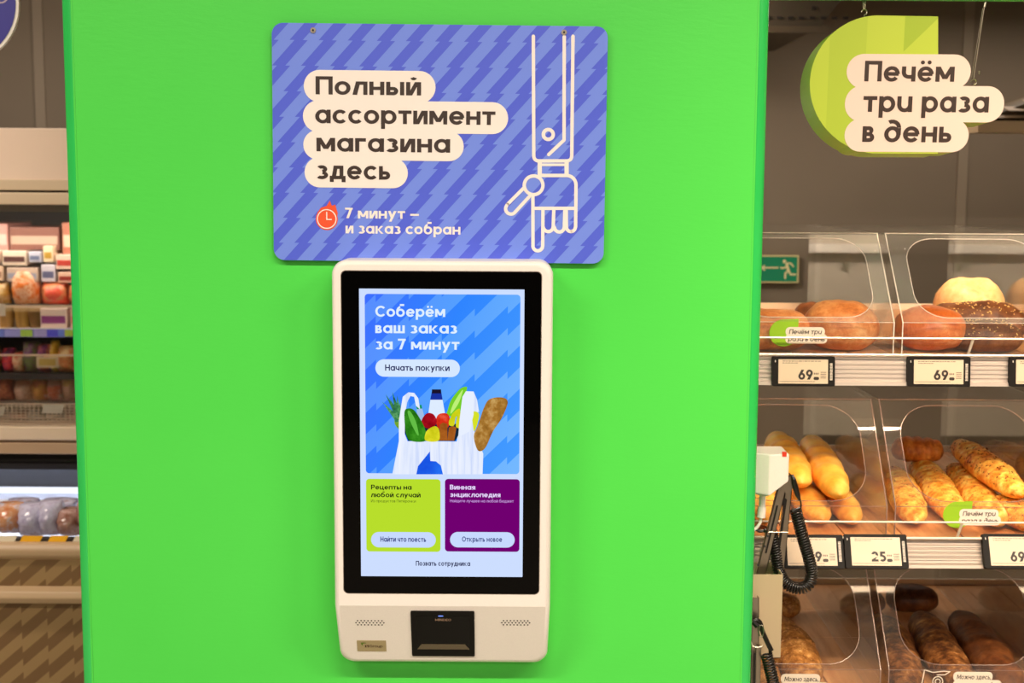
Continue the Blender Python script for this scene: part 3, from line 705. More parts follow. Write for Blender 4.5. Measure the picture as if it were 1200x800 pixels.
a = Art(chin, 10); a.poly([(x0+0.5, y1-0.5), (x0+6, y1-8.5), (x1-6, y1-8.5), (x1-0.5, y1-0.5)]); a.build('scanner_floor', plain((96, 84, 62), 0.4), scan)
a = Art(chin, 11); l = Canvas; a_ = cq(510, 726); 
a.text('MINDEO', a_[0], a_[1], 3.4, cq(529, 726)[0]-a_[0], w=.2); a.build('scanner_lettering', plain((150, 120, 100), 0.4), scan)
a = Art(chin, 11); c = cq(516.5, 720.3); a.disc(c[0], c[1], 3.2, 0.7, 14); a.build('scanner_led', glow((120, 150, 255), 1.6), scan)
for px0, npx in ((417.2, 0), (588.0, 0)):
    g = Art(chin, 1.5); c = cq(px0, 729.2)
    for row in range(3):
        nh = 9 if row == 1 else 8
        for k in range(nh): g.disc(c[0] + k*4.05 + (0 if row == 1 else 2.0), c[1] + (row-1)*3.1, 0.95, 0.95, 8)
    g.build('speaker_grille', plain((40, 28, 20), 0.6), ks)
p = cq(418, 750); q = cq(453, 762.8)
badge = MB().prism([chin.P(x, y, 2) for x, y in rr(p[0], p[1], q[0], q[1], 0.4, 2)], -chin.n*0.0005).build('maker_badge', plain((176, 160, 120), 0.4, 0.3), ks)
a = Art(chin, 3.2); o_ = cq(427.5, 757.8); a.text('X', o_[0], o_[1], 3.6, 2.4, w=.28); a.text('5', o_[0]+2.7, o_[1], 3.6, 2.4, w=.28); a.text('Group', o_[0]+5.6, o_[1], 3.6, 15.5, w=.14); a.build('badge_lettering', plain((80, 50, 26), 0.5), badge)
a = Art(chin, 3.2); o_ = cq(423, 752.3); a.poly([(o_[0], o_[1]), (o_[0]+5, o_[1]), (o_[0]+6.5, o_[1]+1), (o_[0]+3, o_[1]+1.3), (o_[0]+2, o_[1]+2.4), (o_[0]+2.2, o_[1]+5), (o_[0], o_[1]+2.5)]); a.build('badge_leaf', plain((90, 120, 20), 0.5), badge)

# ================================================================== HANGING BAKERY SIGN
ch_ = Canvas(1060, 100, 0.06, tilt=-math.radians(3.0))
hq = ch_.q
hs = empty('hanging_sign', tuple(ch_.P(*hq(1060, 180))), 'lime green hanging sign with a white Cyrillic speech bubble above the bakery', 'sign')
EXT = Vector((0, 0.075, -0.0045))
leaf = [hq(1030 + 81*math.cos(math.radians(a)), 99 - 81*math.sin(math.radians(a))) for a in range(86, 271, 5)] + [hq(1099, 180), hq(1099.3, 19.2)]
MB().prism([ch_.P(x, y, 0) for x, y in leaf], EXT).build('leaf_body', M['lime'], hs)
Art(ch_, 1).poly(leaf).build('leaf_face', M['limeface'], hs)
def bubble_outline(rows, step=0):
    return rows
rowsb = [(992, 63.5, 1137.5, 104), (990, 100.5, 1176.5, 143), (989.5, 139, 1135, 178)]
bb = Art(ch_, 3)
for i, (l, t, r, b) in enumerate(rowsb):
    p = hq(l, (t+b)/2)[0], hq((l+r)/2, t)[1], hq(r, (t+b)/2)[0], hq((l+r)/2, b)[1]
    pts = rr(*p, 20, 8)
    off = 2.6 - i*0.25
    MB().prism([ch_.P(x, y, off) for x, y in pts], EXT).build('bubble_body', M['lime'], hs)
    bb.rrect(*p, 20)
bb.build('bubble_face', plain((226, 204, 192), 0.5), hs)
write(ch_, 5, 'lettering', M['print_dark'], hs, [(('Печём', 1012.5, 1117.8, 95.5, 24), {}), (('трʋ раза', 1011, 1158, 131.3, 25), {}), (('в ∂ень', 1010, 1114.5, 166.5, 25), {})])
def hook(px, py, pyb):
    c = ch_.P(*hq(px, py), 0) + Vector((0, 0.03, 0)); b = ch_.P(*hq(px, pyb), 0) + Vector((0, 0.03, 0)); r = 0.0045
    pts = [b] + [c + Vector((r*math.sin(t*PI/8), 0, -r*math.cos(t*PI/8))) for t in range(0, 13)]
    MB().tube(pts, 0.0011, 6).build('hook', M['steel'], hs); return c
c1 = hook(1018.5, 11.5, 23); c2 = hook(1148.5, 94.5, 103)
top1 = Vector((c1.x, c1.y, zb + 0.02)); 
MB().tube([c1 + Vector((-0.001, 0, 0.004)), Vector((c1.x - 0.006, 0.12, zb + 0.06))], 0.0007, 5).build('wire', M['steel'], hs)
MB().tube([c1 + Vector((0.001, 0, 0.004)), Vector((c1.x + 0.008, 0.12, zb + 0.06))], 0.0007, 5).build('wire', M['steel'], hs)
t2 = W(1154, 4, c2.y)
MB().tube([c2 + Vector((-0.001, 0, 0.004)), t2], 0.0009, 5).build('wire', M['steel'], hs)
MB().tube([c2 + Vector((-0.004, 0, 0.008)), t2 + Vector((-0.003, 0, -0.008))], 0.0005, 5).build('wire', M['steel'], hs)
MB().tube([t2 + Vector((0, 0, -0.006)), t2 + Vector((0.002, 0, 0.004))], 0.0022, 6).build('crimp', M['steel'], hs)
k2 = W(1148, 83, c2.y); MB().tube([k2, k2 + Vector((0, 0, -0.006))], 0.002, 6).build('crimp', M['steel'], hs)

# ================================================================== ROUND BLUE SIGN (top left)
cr = Canvas(-48, 3, 0.9)
rs_ = empty('round_sign', tuple(cr.P(-48, 73)), 'round violet blue hanging sign with white border at the upper left edge', 'sign')
MB().prism([cr.P(-48+70*math.cos(a*PI/24), 3+70*math.sin(a*PI/24), 0) for a in range(48)], (0, 0.01, 0)).build('disc', M['print_white'], rs_)
a = Art(cr, 2); a.disc(-48, 3, 66.5, 66.5, 48); a.build('disc_print', plain((66, 62, 150), 0.4), rs_)
a = Art(cr, 4); a.stroke([(4+9*math.cos(t*PI/10)-3, -6+9*math.sin(t*PI/10)) for t in range(20)], 1.6, True); a.build('ring_print', plain((200, 180, 190), 0.4), rs_)
MB().tube([cr.P(-48, -67) + Vector((0, 0.005, 0)), cr.P(-48, -67) + Vector((0, 0.005, 1.0))], 0.001, 5).build('wire', M['steel'], rs_)

# ================================================================== EXIT SIGN
ce = Canvas(910, 315, RY1 - 0.02)
eq = ce.q
ex = empty('exit_sign', tuple(ce.P(*eq(905, 331))), 'green emergency exit sign with running figure and arrow on the back wall', 'sign')
p = eq(872, 298.8); q_ = eq(935.5, 331.5)
MB().prism([ce.P(x, y, 0) for x, y in rr(p[0], p[1], q_[0], q_[1], 0.5, 2)], (0, 0.015, 0)).build('board', plain((226, 208, 150), 0.5), ex)
a = Art(ce, 3); a.rrect(p[0]+1.3, p[1]+1.6, q_[0]-1.8, q_[1]-1.6, 0.4); a.build('green_field', plain((22, 138, 98), 0.5), ex)
a = Art(ce, 6)
E = lambda pts: [eq(880 + x/7.275, 250 + y/7.275) for x, y in pts]
c = E([(285, 408)])[0]; a.disc(c[0], c[1], 2.0, 2.2, 14)
a.stroke(E([(305, 440), (320, 488)]), 3.4); a.stroke(E([(300, 425), (340, 425), (360, 452)]), 1.8)
a.stroke(E([(300, 455), (280, 465), (255, 463)]), 1.8); a.stroke(E([(318, 490), (292, 510), (292, 552)]), 2.2); a.stroke(E([(322, 490), (338, 520), (378, 520)]), 2.2)
a.stroke(E([(235, 462), (90, 462)]), 1.7, cap='flat'); a.stroke(E([(115, 445), (90, 462), (115, 482)]), 1.7)
a.build('pictogram', plain((236, 224, 170), 0.5), ex)

# ================================================================== pale box added on the back wall as a reflector for the covers' side walls
sc_ = empty('service_cabinet', (0.1, RY1 - 0.1, 0.7), 'pale grey box added on the back wall as a reflector, seen only mirrored in the clear covers', 'cabinet')
box('cabinet_body', (-0.55, RY1-0.16, 0.7), (0.72, RY1-0.001, 1.72), plain((196, 184, 166), .5), sc_)
box('ledge', (-0.56, RY1-0.19, 1.37), (0.73, RY1-0.16, 1.40), plain((250, 240, 226), .4), sc_)
for x in (-.3, -.05, .2, .45): MB().tube([(x, RY1-.168, 1.32), (x, RY1-.16, 1.32)], .014, 12).build('bolt', M['steel'], sc_)
area('cabinet_wall_light', (0.05, 1.9, 2.3), (0.05, 2.65, 1.2), 1.0, .12, 30, WARM)  # added light for the reflector box, no fixture

# ================================================================== CEILING UNIT AND VENT (upper right)
zc = W(930, 31, 2.0).z; cx0 = W(880, 30, 2.0).x; cx1 = W(962, 30, 2.0).x
cu = empty('ceiling_unit', ((cx0+cx1)/2, 2.35, zc), 'dark brown perforated ceiling unit at the top above the bakery', 'ventilation')
MB().prism([(cx0-0.3, 2.0, zc), (cx1, 2.0, zc), (cx1+0.22, 2.0, zc+0.3), (cx1+0.22, 2.0, RZ), (cx0-0.3, 2.0, RZ)], (0, 0.75, 0)).build('casing', plain((66, 55, 40), 0.6), cu)
mb = MB()
for i in range(9):
    for s_ in (0, 1):
        t = i/9; x = (cx0-0.04) + t*0.02; 
        mb.box((cx0 + 0.02 + i*0.034 - 0.01, 1.998, zc + 0.022 + s_*0.19), (cx0 + 0.02 + i*0.034 + 0.006, 2.0, zc + 0.03 + s_*0.19))
for i in range(4): mb.box((cx0 + 0.01 + i*0.012, 1.998, zc+0.05+i*0.035), (cx0+0.022+i*0.012, 2.0, zc+0.06+i*0.035)); mb.box((cx1 - 0.03 + i*0.02, 1.998, zc+0.05+i*0.035), (cx1-0.018+i*0.02, 2.0, zc+0.06+i*0.035))
mb.build('slots', plain((30, 22, 16), 0.7), cu)
box('bottom_lip', (cx0-0.3, 1.985, zc-0.02), (cx1+0.02, 2.0, zc), plain((84, 70, 52), 0.5), cu)
# cassette air vent at the right edge
v0 = W(1146, 155, 1.9); v1 = W(1200, 147, 1.9)
vx0 = v0.x; vz = v0.z
ve = empty('air_vent', (vx0+0.4, 2.3, vz), 'beige cassette air vent with dark slats near the right edge', 'ventilation')
box('bottom_frame', (vx0, 1.9, vz), (vx0+0.9, 2.0, vz+0.035), plain((176, 150, 118), 0.5), ve)
for i in range(5):
    zz = vz + 0.045 + i*0.021
    MB().prism([(vx0+0.04+i*0.06, 1.93, zz), (vx0+0.9, 1.93, zz), (vx0+0.9, 1.98, zz+0.014), (vx0+0.04+i*0.06, 1.98, zz+0.014)], (0, 0.004, 0.003)).build('slat', plain((150, 124, 94), 0.5), ve)
MB().prism([(vx0+0.0, 1.96, vz+0.03), (vx0+0.9, 1.96, vz+0.03), (vx0+0.9, 1.96, vz+0.33), (vx0+0.35, 1.96, vz+0.16)], (0, 0.3, 0)).build('casing', plain((70, 56, 34), 0.6), ve)
MB().prism([(vx0+0.18, 1.92, vz+0.13), (vx0+0.9, 1.92, vz+0.38), (vx0+0.9, 1.92, vz+0.41), (vx0+0.18, 1.92, vz+0.16)], (0, 0.06, 0)).build('side_frame', plain((168, 142, 110), 0.5), ve)
for yy in (1.98,):
    MB().tube([(vx0+0.6, 2.1, vz+0.2), (vx0+0.6, 2.1, RZ)], 0.012, 6).build('hanger_rod', M['steel'], ve)

# ================================================================== BAKERY RACK
YF = 0.25; TX0, TX1 = 0.30, 1.62
Z1, Z2, Z3 = 1.295, 0.952, 0.622
SL = 0.028; YB = 0.98
TZ = {1: Z1, 2: Z2, 3: Z3}
def tz(k, y): return TZ[k] + SL * (y - YF)
rack = empty('bakery_rack', (0.96, 0.6, 0), 'three tier bakery rack with aluminium price rails and wire fronts right of the green wall', 'rack')
for x in (TX0, TX1):
    for y in (0.30, 1.02):
        box('upright', (x-0.02, y-0.02, 0), (x+0.02, y+0.02, 1.36 if y < 0.5 else 1.36), M['alu'], rack)
box('plinth', (TX0, 0.3, 0), (TX1, 1.02, 0.25), plain((120, 104, 88), 0.6), rack)
for k in (1, 2, 3):
    z = TZ[k]
    tr = MB().prism([(TX0, YF+0.012, z-0.028), (TX0, YB, tz(k, YB)-0.028), (TX0, YB, tz(k, YB)-0.014), (TX0, YF+0.012, z-0.014)], (TX1-TX0, 0, 0)).build('tray', plain((120, 80, 50), 0.5), rack)
    nsl = 12; wsl = (TX1-TX0)/nsl
    for i in range(nsl):
        x0 = TX0 + i*wsl + 0.0015; x1 = TX0 + (i+1)*wsl - 0.0015
        for j in range(4):
            ya = YF+0.012 + j*(YB-YF-0.012)/4 + 0.001; yb_ = YF+0.012 + (j+1)*(YB-YF-0.012)/4 - 0.001
            MB().prism([(x0, ya, tz(k, ya)-0.014), (x0, yb_, tz(k, yb_)-0.014), (x0, yb_, tz(k, yb_)-0.002), (x0, ya, tz(k, ya)-0.002)], (x1-x0, 0, 0)).build('board', M['tray'], tr)
    box('back_lip', (TX0, YB, tz(k, YB)-0.03), (TX1, YB+0.006, tz(k, YB)+0.012), M['wire'], rack)
    # ribbed aluminium price rail, tilted
    tilt = {1: 0.10, 2: 0.42, 3: 0.42}[k]; zt = z - 0.003; H = 0.052
    prof = [(0, 0), (-0.007, 0), (-0.007, -0.003), (-0.002, -0.004)]
    for zz in (0.012, 0.020, 0.028, 0.036): prof += [(-0.002, -zz+0.003), (-0.0045, -zz+0.001), (-0.0045, -zz-0.002), (-0.002, -zz-0.003)]
    prof += [(-0.002, -H+0.008), (-0.009, -H+0.006), (-0.009, -H), (0.004, -H), (0.010, 0)]
    pts = []
    for y, zz in prof: pts.append((TX0, YF + y*math.cos(tilt) + zz*math.sin(tilt), zt + zz*math.cos(tilt) - y*math.sin(tilt)*0))
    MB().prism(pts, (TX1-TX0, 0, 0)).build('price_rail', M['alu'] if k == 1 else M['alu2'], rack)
    if k < 3: box('fill_strip', (TX0+.03, 0.285, z-0.034), (TX1-.03, 0.315, z-0.0285), M['white'], rack)  # housing of the added fill light under the tray
    # wire front
    zlo = z + 0.002; zhi = z + 0.033
    MB().tube([(TX0, YF-0.012, zlo), (TX1, YF-0.012, zlo)], 0.0024, 8).build('front_wire', M['wire'], rack)
    MB().tube([(TX0, YF-0.014, zhi), (TX1, YF-0.014, zhi)], 0.0019, 8).build('front_wire', M['wire'], rack)
    for px in ((1136, 400), (1124, 614), (1110, 830)):
        pass
    xp = {1: W(1136.5, 402, YF).x, 2: W(1124, 614, YF).x, 3: W(1110, 820, YF).x}[k]
    for x in (xp - 0.62, xp, xp + 0.45):
        MB().tube([(x-0.002, YF+0.004, zlo-0.004), (x+0.002, YF-0.012, zhi)], 0.0026, 8).build('wire_post', M['wire'], rack)

# acrylic covers
def panel_hole(P, u0, v0, u1, v1, hole, r, thick, nrm):
    """rect panel (u,v) with a rounded hole; P maps (u,v)->Vector"""
    inner = rr(hole[0], hole[1], hole[2], hole[3], r, 8); outer = []
    cx, cy = (hole[0]+hole[2])/2, (hole[1]+hole[3])/2
    for x, y in inner:
        dx, dy = x-cx, y-cy; ts = []
        if dx > 1e-9: ts.append((u1-cx)/dx)
        if dx < -1e-9: ts.append((u0-cx)/dx)
        if dy > 1e-9: ts.append((v1-cy)/dy)
        if dy < -1e-9: ts.append((v0-cy)/dy)
        t = min(ts); outer.append((cx+dx*t, cy+dy*t))
    for cu_, cv_ in ((u0, v0), (u1, v0), (u1, v1), (u0, v1)):
        j = min(range(len(outer)), key=lambda i: (outer[i][0]-cu_)**2 + (outer[i][1]-cv_)**2); outer[j] = (cu_, cv_)
    n = len(inner); mb = MB(); nrm = Vector(nrm)*thick
    vs = [P(*p) for p in outer] + [P(*p) for p in inner]; vs += [v + nrm for v in vs]
    fs = []
    for i in range(n):
        j = (i+1) % n
        fs += [(i, j, n+j, n+i), (2*n+i, 3*n+i, 3*n+j, 2*n+j), (i, 2*n+i, 2*n+j, j), (n+i, n+j, 3*n+j, 3*n+i)]
    mb.add(vs, fs); return mb, [P(*p) + nrm/2 for p in inner]
covers = []
def cover(k, x0, x1, label):
    z0 = TZ[k]; zb_ = z0 + {1: 0.060, 2: 0.058, 3: 0.072}[k]; zt = z0 + {1: 0.2185, 2: 0.238, 3: 0.245}[k]
    yf, yt, yb_ = YF+0.004, YF+0.143, YB - 0.03
    r = empty('acrylic_cover', ((x0+x1)/2, 0.6, z0), label, 'display cover', 'clear covers on the bakery rack'); T = 0.003
    A_ = M['acrylic']
    box('lip_panel', (x0, yf, z0), (x1, yf+T, zb_), A_, r)
    d = Vector((0, yt-yf, zt-zb_)); L = d.length; dn = d/L; nr = Vector((0, -dn.z, dn.y))
    P = lambda u, v: Vector((u, yf, zb_)) + dn*v
    mb, rim = panel_hole(P, x0, 0, x1, L, (x0+0.032, 0.010, x1-0.032, L-0.014), 0.055 if k == 1 else 0.068, T, nr)
    mb.build('sloped_front', M['hazy'] if k == 1 else A_, r)
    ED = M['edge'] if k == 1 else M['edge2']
    MB().tube(rim, 0.0007, 5, closed=True).build('cutout_rim', ED, r)
    box('top_panel', (x0, yt, zt-T), (x1, yb_+0.04, zt), A_, r)
    for x in (x0, x1-T):
        zlo = z0 + 0.002; ye = yb_ + 0.10
        MB().prism([(x, yf, zlo), (x, yf, zb_), (x, yt, zt), (x, yb_+0.04, zt), (x, YB-0.003, zt-0.03), (x, YB-0.003, tz(k, YB)), (x, yf+0.05, tz(k, yf+0.05))], (T, 0, 0)).build('side_panel', A_, r)
        MB().tube([(x+T/2, yf-0.001, zlo), (x+T/2, yf-0.001, zb_), (x+T/2, yt-0.001, zt), ], 0.0011, 5).build('edge_highlight', ED, r)
    MB().tube([(x0, yf, zb_), (x1, yf, zb_)], 0.0006, 4).build('fold_line', ED, r)
    MB().tube([(x0, yt, zt), (x1, yt, zt)], 0.0008, 4).build('fold_line', ED, r)
    return r
XS = [(0.385, 0.7035), (0.7165, 1.034), (1.047, 1.364)]
pos = ['left end, beside the green wall', 'middle, right of the dark seam', 'right end, cut by the photo edge']
for k, tn in ((1, 'top'), (2, 'middle'), (3, 'bottom')):
    for (x0, x1), pn in zip(XS, pos):
        cover(k, x0, x1, 'clear acrylic cover on the %s tier, %s' % (tn, pn))

# ------------------------------------------------------------------ stickers on the covers
def sticker_leaf(cx, cy, sc, k, label):
    y = YF + 0.0035
    cv = Canvas(cx, cy, y); q = cv.q
    r = empty('shelf_sticker', tuple(cv.P(*q(cx, cy+15))), label, 'sticker')
    p0 = q(cx, cy)
    a = Art(cv, 1); c = (p0[0]-14, p0[1])
    pts = [(c[0]+17*math.cos(math.radians(t)), c[1]-16*math.sin(math.radians(t))) for t in range(88, 330, 8)] + [(c[0]+16.5, c[1]-2), (c[0]+17, c[1]-16.5)]
    a.poly(pts); a.build('leaf_print', plain((150, 196, 40), 0.4), r)
    a = Art(cv, 2); a.rrect(c[0]+2, c[1]-7, c[0]+48, c[1]+4, 5); a.rrect(c[0]+2, c[1]+1, c[0]+51, c[1]+12.5, 5); a.build('bubble_print', plain((240, 224, 210), 0.4), r)
    a = Art(cv, 3); a.text('Печём трʋ', c[0]+6, c[1]+1.2, 5.6, 38, w=.17, it=.15); a.text('раза в ∂ень', c[0]+5, c[1]+9.6, 5.6, 43, w=.17, it=.15); a.build('lettering', M['print_dark'], r)
sticker_leaf(932.5, 390, 1, 1, 'green leaf sticker with white Cyrillic label on the top tier front')
sticker_leaf(1136, 603, 1, 2, 'green leaf sticker with white Cyrillic label on the middle tier front')
def sticker_two(cx, cy, label, hand=False):
    cv = Canvas(cx, cy, YF+0.0035); p = cv.q(cx, cy)
    r = empty('shelf_sticker', tuple(cv.P(p[0], p[1]+16)), label, 'sticker')
    a = Art(cv, 2); a.rrect(p[0]-24, p[1]-7, p[0]+22, p[1]+5, 5); a.rrect(p[0]-24, p[1]+3, p[0]+33, p[1]+15, 5); a.build('bubble_print', plain((240, 224, 206), 0.4), r)
    a = Art(cv, 3); a.text('Можно здесь,', p[0]-20, p[1]+2, 5.6, 40, w=.17, it=.15); a.text('а можно с собой', p[0]-20, p[1]+12, 5.6, 49, w=.17, it=.15); a.build('lettering', M['print_dark'], r)
    if hand:
        a = Art(cv, 2); o = (p[0]-58, p[1]-9)
        a.stroke([(o[0]-4, o[1]+26), (o[0], o[1]), (o[0]+10, o[1]+3), (o[0]+22, o[1]+1.5), (o[0]+30, o[1]+2), (o[0]+24, o[1]+6), (o[0]+15, o[1]+6)], 1.1)
        a.stroke([(o[0]+16+6*math.cos(t*PI/6), o[1]+14+6*math.sin(t*PI/6)) for t in range(12)], 1.1, True)
        a.stroke([(o[0]+16+3*math.cos(t*PI/6), o[1]+14+3*math.sin(t*PI/6)) for t in range(12)], 1.0, True)
        a.build('hand_outline', plain((236, 222, 204), 0.4), r)
sticker_two(939, 796, 'white Cyrillic sticker on the bottom tier front beside the tongs holder')
sticker_two(1141, 793.5, 'white Cyrillic sticker with hand outline on the bottom tier front', True)

# ------------------------------------------------------------------ electronic price labels
def price(px0, px1, py0, py1, k, num, label):
    tilt = {1: 0.10, 2: 0.42}[k]
    cx, cy = (px0+px1)/2, (py0+py1)/2
    cv = Canvas(cx, cy, YF - 0.018 - (0.0085 if k == 2 else 0), tilt=tilt); 
    # tilt>0: top leans away
    w_, h_ = 73.5, (py1-py0)/math.cos(tilt)*1.0
    r = empty('price_label', tuple(cv.P(cx, cy + h_/2)), label, 'price label', 'electronic price labels on the rails')
    MB().prism([cv.P(x, y, 0) for x, y in rr(cx-w_/2, cy-h_/2, cx+w_/2, cy+h_/2, 2, 3)], -cv.n*0.010).build('case', plain((20, 16, 13), 0.6, spec=0.25), r)
    L, T_ = cx-w_/2, cy-h_/2
    a = Art(cv, 1); a.rrect(L+7.2, T_+3.6, L+65.3, T_+h_-3.2, 0.4); a.build('paper_display', plain((226, 204, 178), 0.35), r)
    a = Art(cv, 2.5); dw = 15.5
    a.text(num, L+30.5, T_+h_-8, 11.6, 17, w=.235)
    a.rrect(L+48.4, T_+h_-11.2, L+54.8, T_+h_-7.6, 1.6); a.build('digits', plain((48, 40, 38), 0.5), r)
    a = Art(cv, 2.5)
    x = L+12
    random.seed(int(px0))
    while x < L+54: ww = random.uniform(1, 4); a.poly([(x, T_+5.2), (x+ww, T_+5.2), (x+ww, T_+6.0), (x, T_+6.0)]); x += ww+0.9
    x = L+12
    while x < L+30: ww = random.uniform(1, 3); a.poly([(x, T_+7.4), (x+ww, T_+7.4), (x+ww, T_+8.2), (x, T_+8.2)]); x += ww+0.9
    for i in range(3): a.poly([(L+48.6+i*2.1, T_+h_-16), (L+50+i*2.1, T_+h_-16), (L+50+i*2.1, T_+h_-14), (L+48.6+i*2.1, T_+h_-14)])
    for i in range(4): a.poly([(L+56.5, T_+h_-17+i*2.2), (L+63, T_+h_-17+i*2.2), (L+63, T_+h_-16.2+i*2.2), (L+56.5, T_+h_-16.2+i*2.2)])
    a.poly([(L+8.5, T_+h_-6), (L+50, T_+h_-6), (L+50, T_+h_-5.5), (L+8.5, T_+h_-5.5)])
    a.build('small_print', plain((120, 104, 92), 0.5), r)
    a = Art(cv, 1)
    y = T_+8
    while y < T_+h_-8: hh = random.uniform(0.5, 1.3); a.poly([(L+67.5, y), (L+70.6, y), (L+70.6, y+hh), (L+67.5, y+hh)]); y += hh+0.5
    a.poly([(L+3, T_+4.5), (L+4, T_+4.5), (L+4, T_+7), (L+3, T_+7)])
    a.build('case_barcode', plain((226, 214, 200), 0.4), r)
price(905, 978.5, 417.5, 452.5, 1, '69', 'black framed electronic price label reading 69, first on the top rail from the green wall')
price(1064, 1137, 418, 453, 1, '69', 'black framed electronic price label reading 69, second on the top rail from the green wall')
price(1183.5, 1257, 418, 453, 1, '69', 'black framed electronic price label cut off by the photo edge on the top rail')
price(915.5, 988.5, 628, 664, 2, '69', 'black framed electronic price label behind the black coiled cord on the middle rail')
price(990.5, 1063.5, 627.5, 664, 2, '25', 'black framed electronic price label reading 25 on the middle rail')
price(1153, 1226, 627, 664, 2, '69', 'black framed electronic price label reading 69 at the right end of the middle rail')

# ================================================================== BREAD
def loaf(name, A, B, R, mat, label, group, cat='bread', flat=0.82, pw=2.6, n=30, m=22, bumps=0.04, segs=0, segd=0.0, slash=0, bend=0.0, seed=0, extra=None, taper=0.0, fit=None):
    """A = back end centre line, B = front end centre line (world points), R = radius"""
    A, B = Vector(A), Vector(B); ax = (B - A); Lh = ax.length; ax.normalize()
    side = ax.cross(Vector((0, 0, 1))).normalized(); up = side.cross(ax).normalized()
    org = (A+B)/2 - up*R*flat
    vs, fs = [], []; surf = []
    for i in range(n+1):
        t = i/n; u = 2*t-1
        prof = max(0.0, 1-abs(u)**pw)**0.5
        if i in (0, n): prof = 0.02
        ctr = A.lerp(B, t) + side*bend*(1-u*u)
        Rr = R*(1 - taper*t)
        for k in range(m):
            a = 2*PI*k/m; ca, sa = math.cos(a), math.sin(a)
            lump = 1.0
            if segs:
                ph = t*segs + 0.12*ca
                lump += segd*(abs(math.sin(PI*ph))**0.6 - 0.6)
            if slash and sa > 0:
                ph = t*slash + 0.35*ca; lump += 0.10*sa*(max(0, math.sin(2*PI*ph))**0.7 - 0.4)
            dirv = side*ca + up*(sa*flat if sa > 0 else sa*flat*0.8)
            p = ctr + dirv*Rr*prof*lump
            nz = noise.noise(Vector((p.x*22+seed*7, p.y*22, p.z*22))) + 0.5*noise.noise(Vector((p.x*60+seed, p.y*60, p.z*60)))
            p += dirv*R*bumps*nz*2*min(1, prof*1.5)
            if sa < 0: p += up * max(0, (-(p-ctr).dot(up)) - R*flat*0.72)*0.85
            vs.append(p)
            if sa > 0.05 and 2 < i < n-2: surf.append((p, dirv.normalized()))
    for i in range(n):
        for k in range(m): fs.append((i*m+k, i*m+(k+1) % m, (i+1)*m+(k+1) % m, (i+1)*m+k))
    fs += [tuple(range(m))[::-1], tuple(range(n*m, (n+1)*m))]
    if fit is not None:
        k_, ground = fit
        dy = max(0.0, YF + 0.016 - min(v.y for v in vs)); dy = dy or min(0.0, YB - 0.008 - max(v.y for v in vs))
        cxm = sum(v.x for v in vs)/len(vs); lo_, hi_ = min(XS, key=lambda q: abs((q[0]+q[1])/2 - cxm)); lo_ += 0.006; hi_ -= 0.008
        mn, mx = min(v.x for v in vs), max(v.x for v in vs)
        dx_ = (lo_ - mn) if mn < lo_ else ((hi_ - mx) if mx > hi_ else 0.0)
        sh = Vector((dx_, dy, SL*dy))
        if ground: sh.z -= min(v.z + sh.z - tz(k_, v.y + dy) for v in vs) - 0.0005 + 0.002
        vs = [v + sh for v in vs]; surf = [(p + sh, d) for p, d in surf]; org = org + sh
    mb = MB(); mb.add(vs, fs)
    if extra is None:
        o = mb.build(name, mat, origin=org, smooth=True); return tag(o, label, cat, group)
    r = empty(name, org, label, cat, group)
    mb.build('crust', mat, r, smooth=True)
    rnd = random.Random(seed)
    for nm, mt, cnt, sz in extra:
        sd = MB()
        for _ in range(cnt):
            p, d = rnd.choice(surf); e1 = Vector((rnd.uniform(-1,1), rnd.uniform(-1,1), rnd.uniform(-1,1))); e1 = (e1 - d*e1.dot(d)).normalized(); e2 = d.cross(e1)
            p = p + e1*rnd.uniform(-.006,.006) + e2*rnd.uniform(-.006,.006); s_ = sz*rnd.uniform(.6, 1.3)
            sd.add([p+e1*s_, p-e1*s_, p+e2*s_*.5, p-e2*s_*.5, p+d*s_*.5, p-d*s_*.3], [(0,2,4),(2,1,4),(1,3,4),(3,0,4),(2,0,5),(1,2,5),(3,1,5),(0,3,5)])
        tag(sd.build(nm, mt, r), kind='stuff')
    return r
def TP(k, px, py, h):      # point seen at (px,py) lying h above the tray of tier k
    return Wz(px, py, TZ[k] + h, SL, YF)
G1, G2, G3 = 'loaves on the top tier', 'baton loaves on the middle tier', 'long dark loaves on the bottom tier'
SEEDS = [('seeds', M['seed'], 260, 0.0026)]
def L(k, a, b, R, h, mat, label, group, name='bread_loaf', **kw):
    fl = kw.get('flat', .82)
    A = TP(k, a[0], a[1], h); B = TP(k, b[0], b[1], h)
    return loaf(name, A, B, R, mat, label, group, fit=(k, h <= R*1.3), **kw)
c = 0.82
# top tier
L(1, (862, 392), (972, 391), .054, .046, M['crust_round'], 'floury oval loaf behind the green leaf sticker on the top tier', G1, seed=1, bumps=.07)
L(1, (930, 366), (968, 366), .045, .040, M['crust_dark'], 'dark cut loaf peeking over the floury oval loaf on the top tier', G1, seed=2, bumps=.1)
L(1, (962, 372), (1050, 372), .066, .060, M['crust_round'], 'large pinkish brown loaf behind the seam between the covers, top tier', G1, seed=3, bumps=.04)
L(1, (1036, 388), (1128, 390), .066, .047, M['crust_red'], 'smooth reddish brown round loaf at the centre of the top tier', G1, seed=4, bumps=.045, pw=2.3, flat=.74)
L(1, (1082, 366), (1210, 370), .055, .050, M['crust_dark'], 'dark loaf topped with pale seeds, right of the reddish round loaf', G1, seed=5, bumps=.07, extra=SEEDS)
L(1, (1122, 394), (1214, 396), .042, .034, M['crust_dark'], 'dark seeded loaf low at the front, right of the reddish round loaf', G1, seed=6, bumps=.07, extra=[('seeds', M['seed'], 120, .0025)])
L(1, (1138, 346), (1214, 346), .070, .074, M['crust_wheat'], 'big pale wheat loaf behind the seeded loaf on the top tier', G1, seed=7, bumps=.05, pw=3.2, flat=.95)
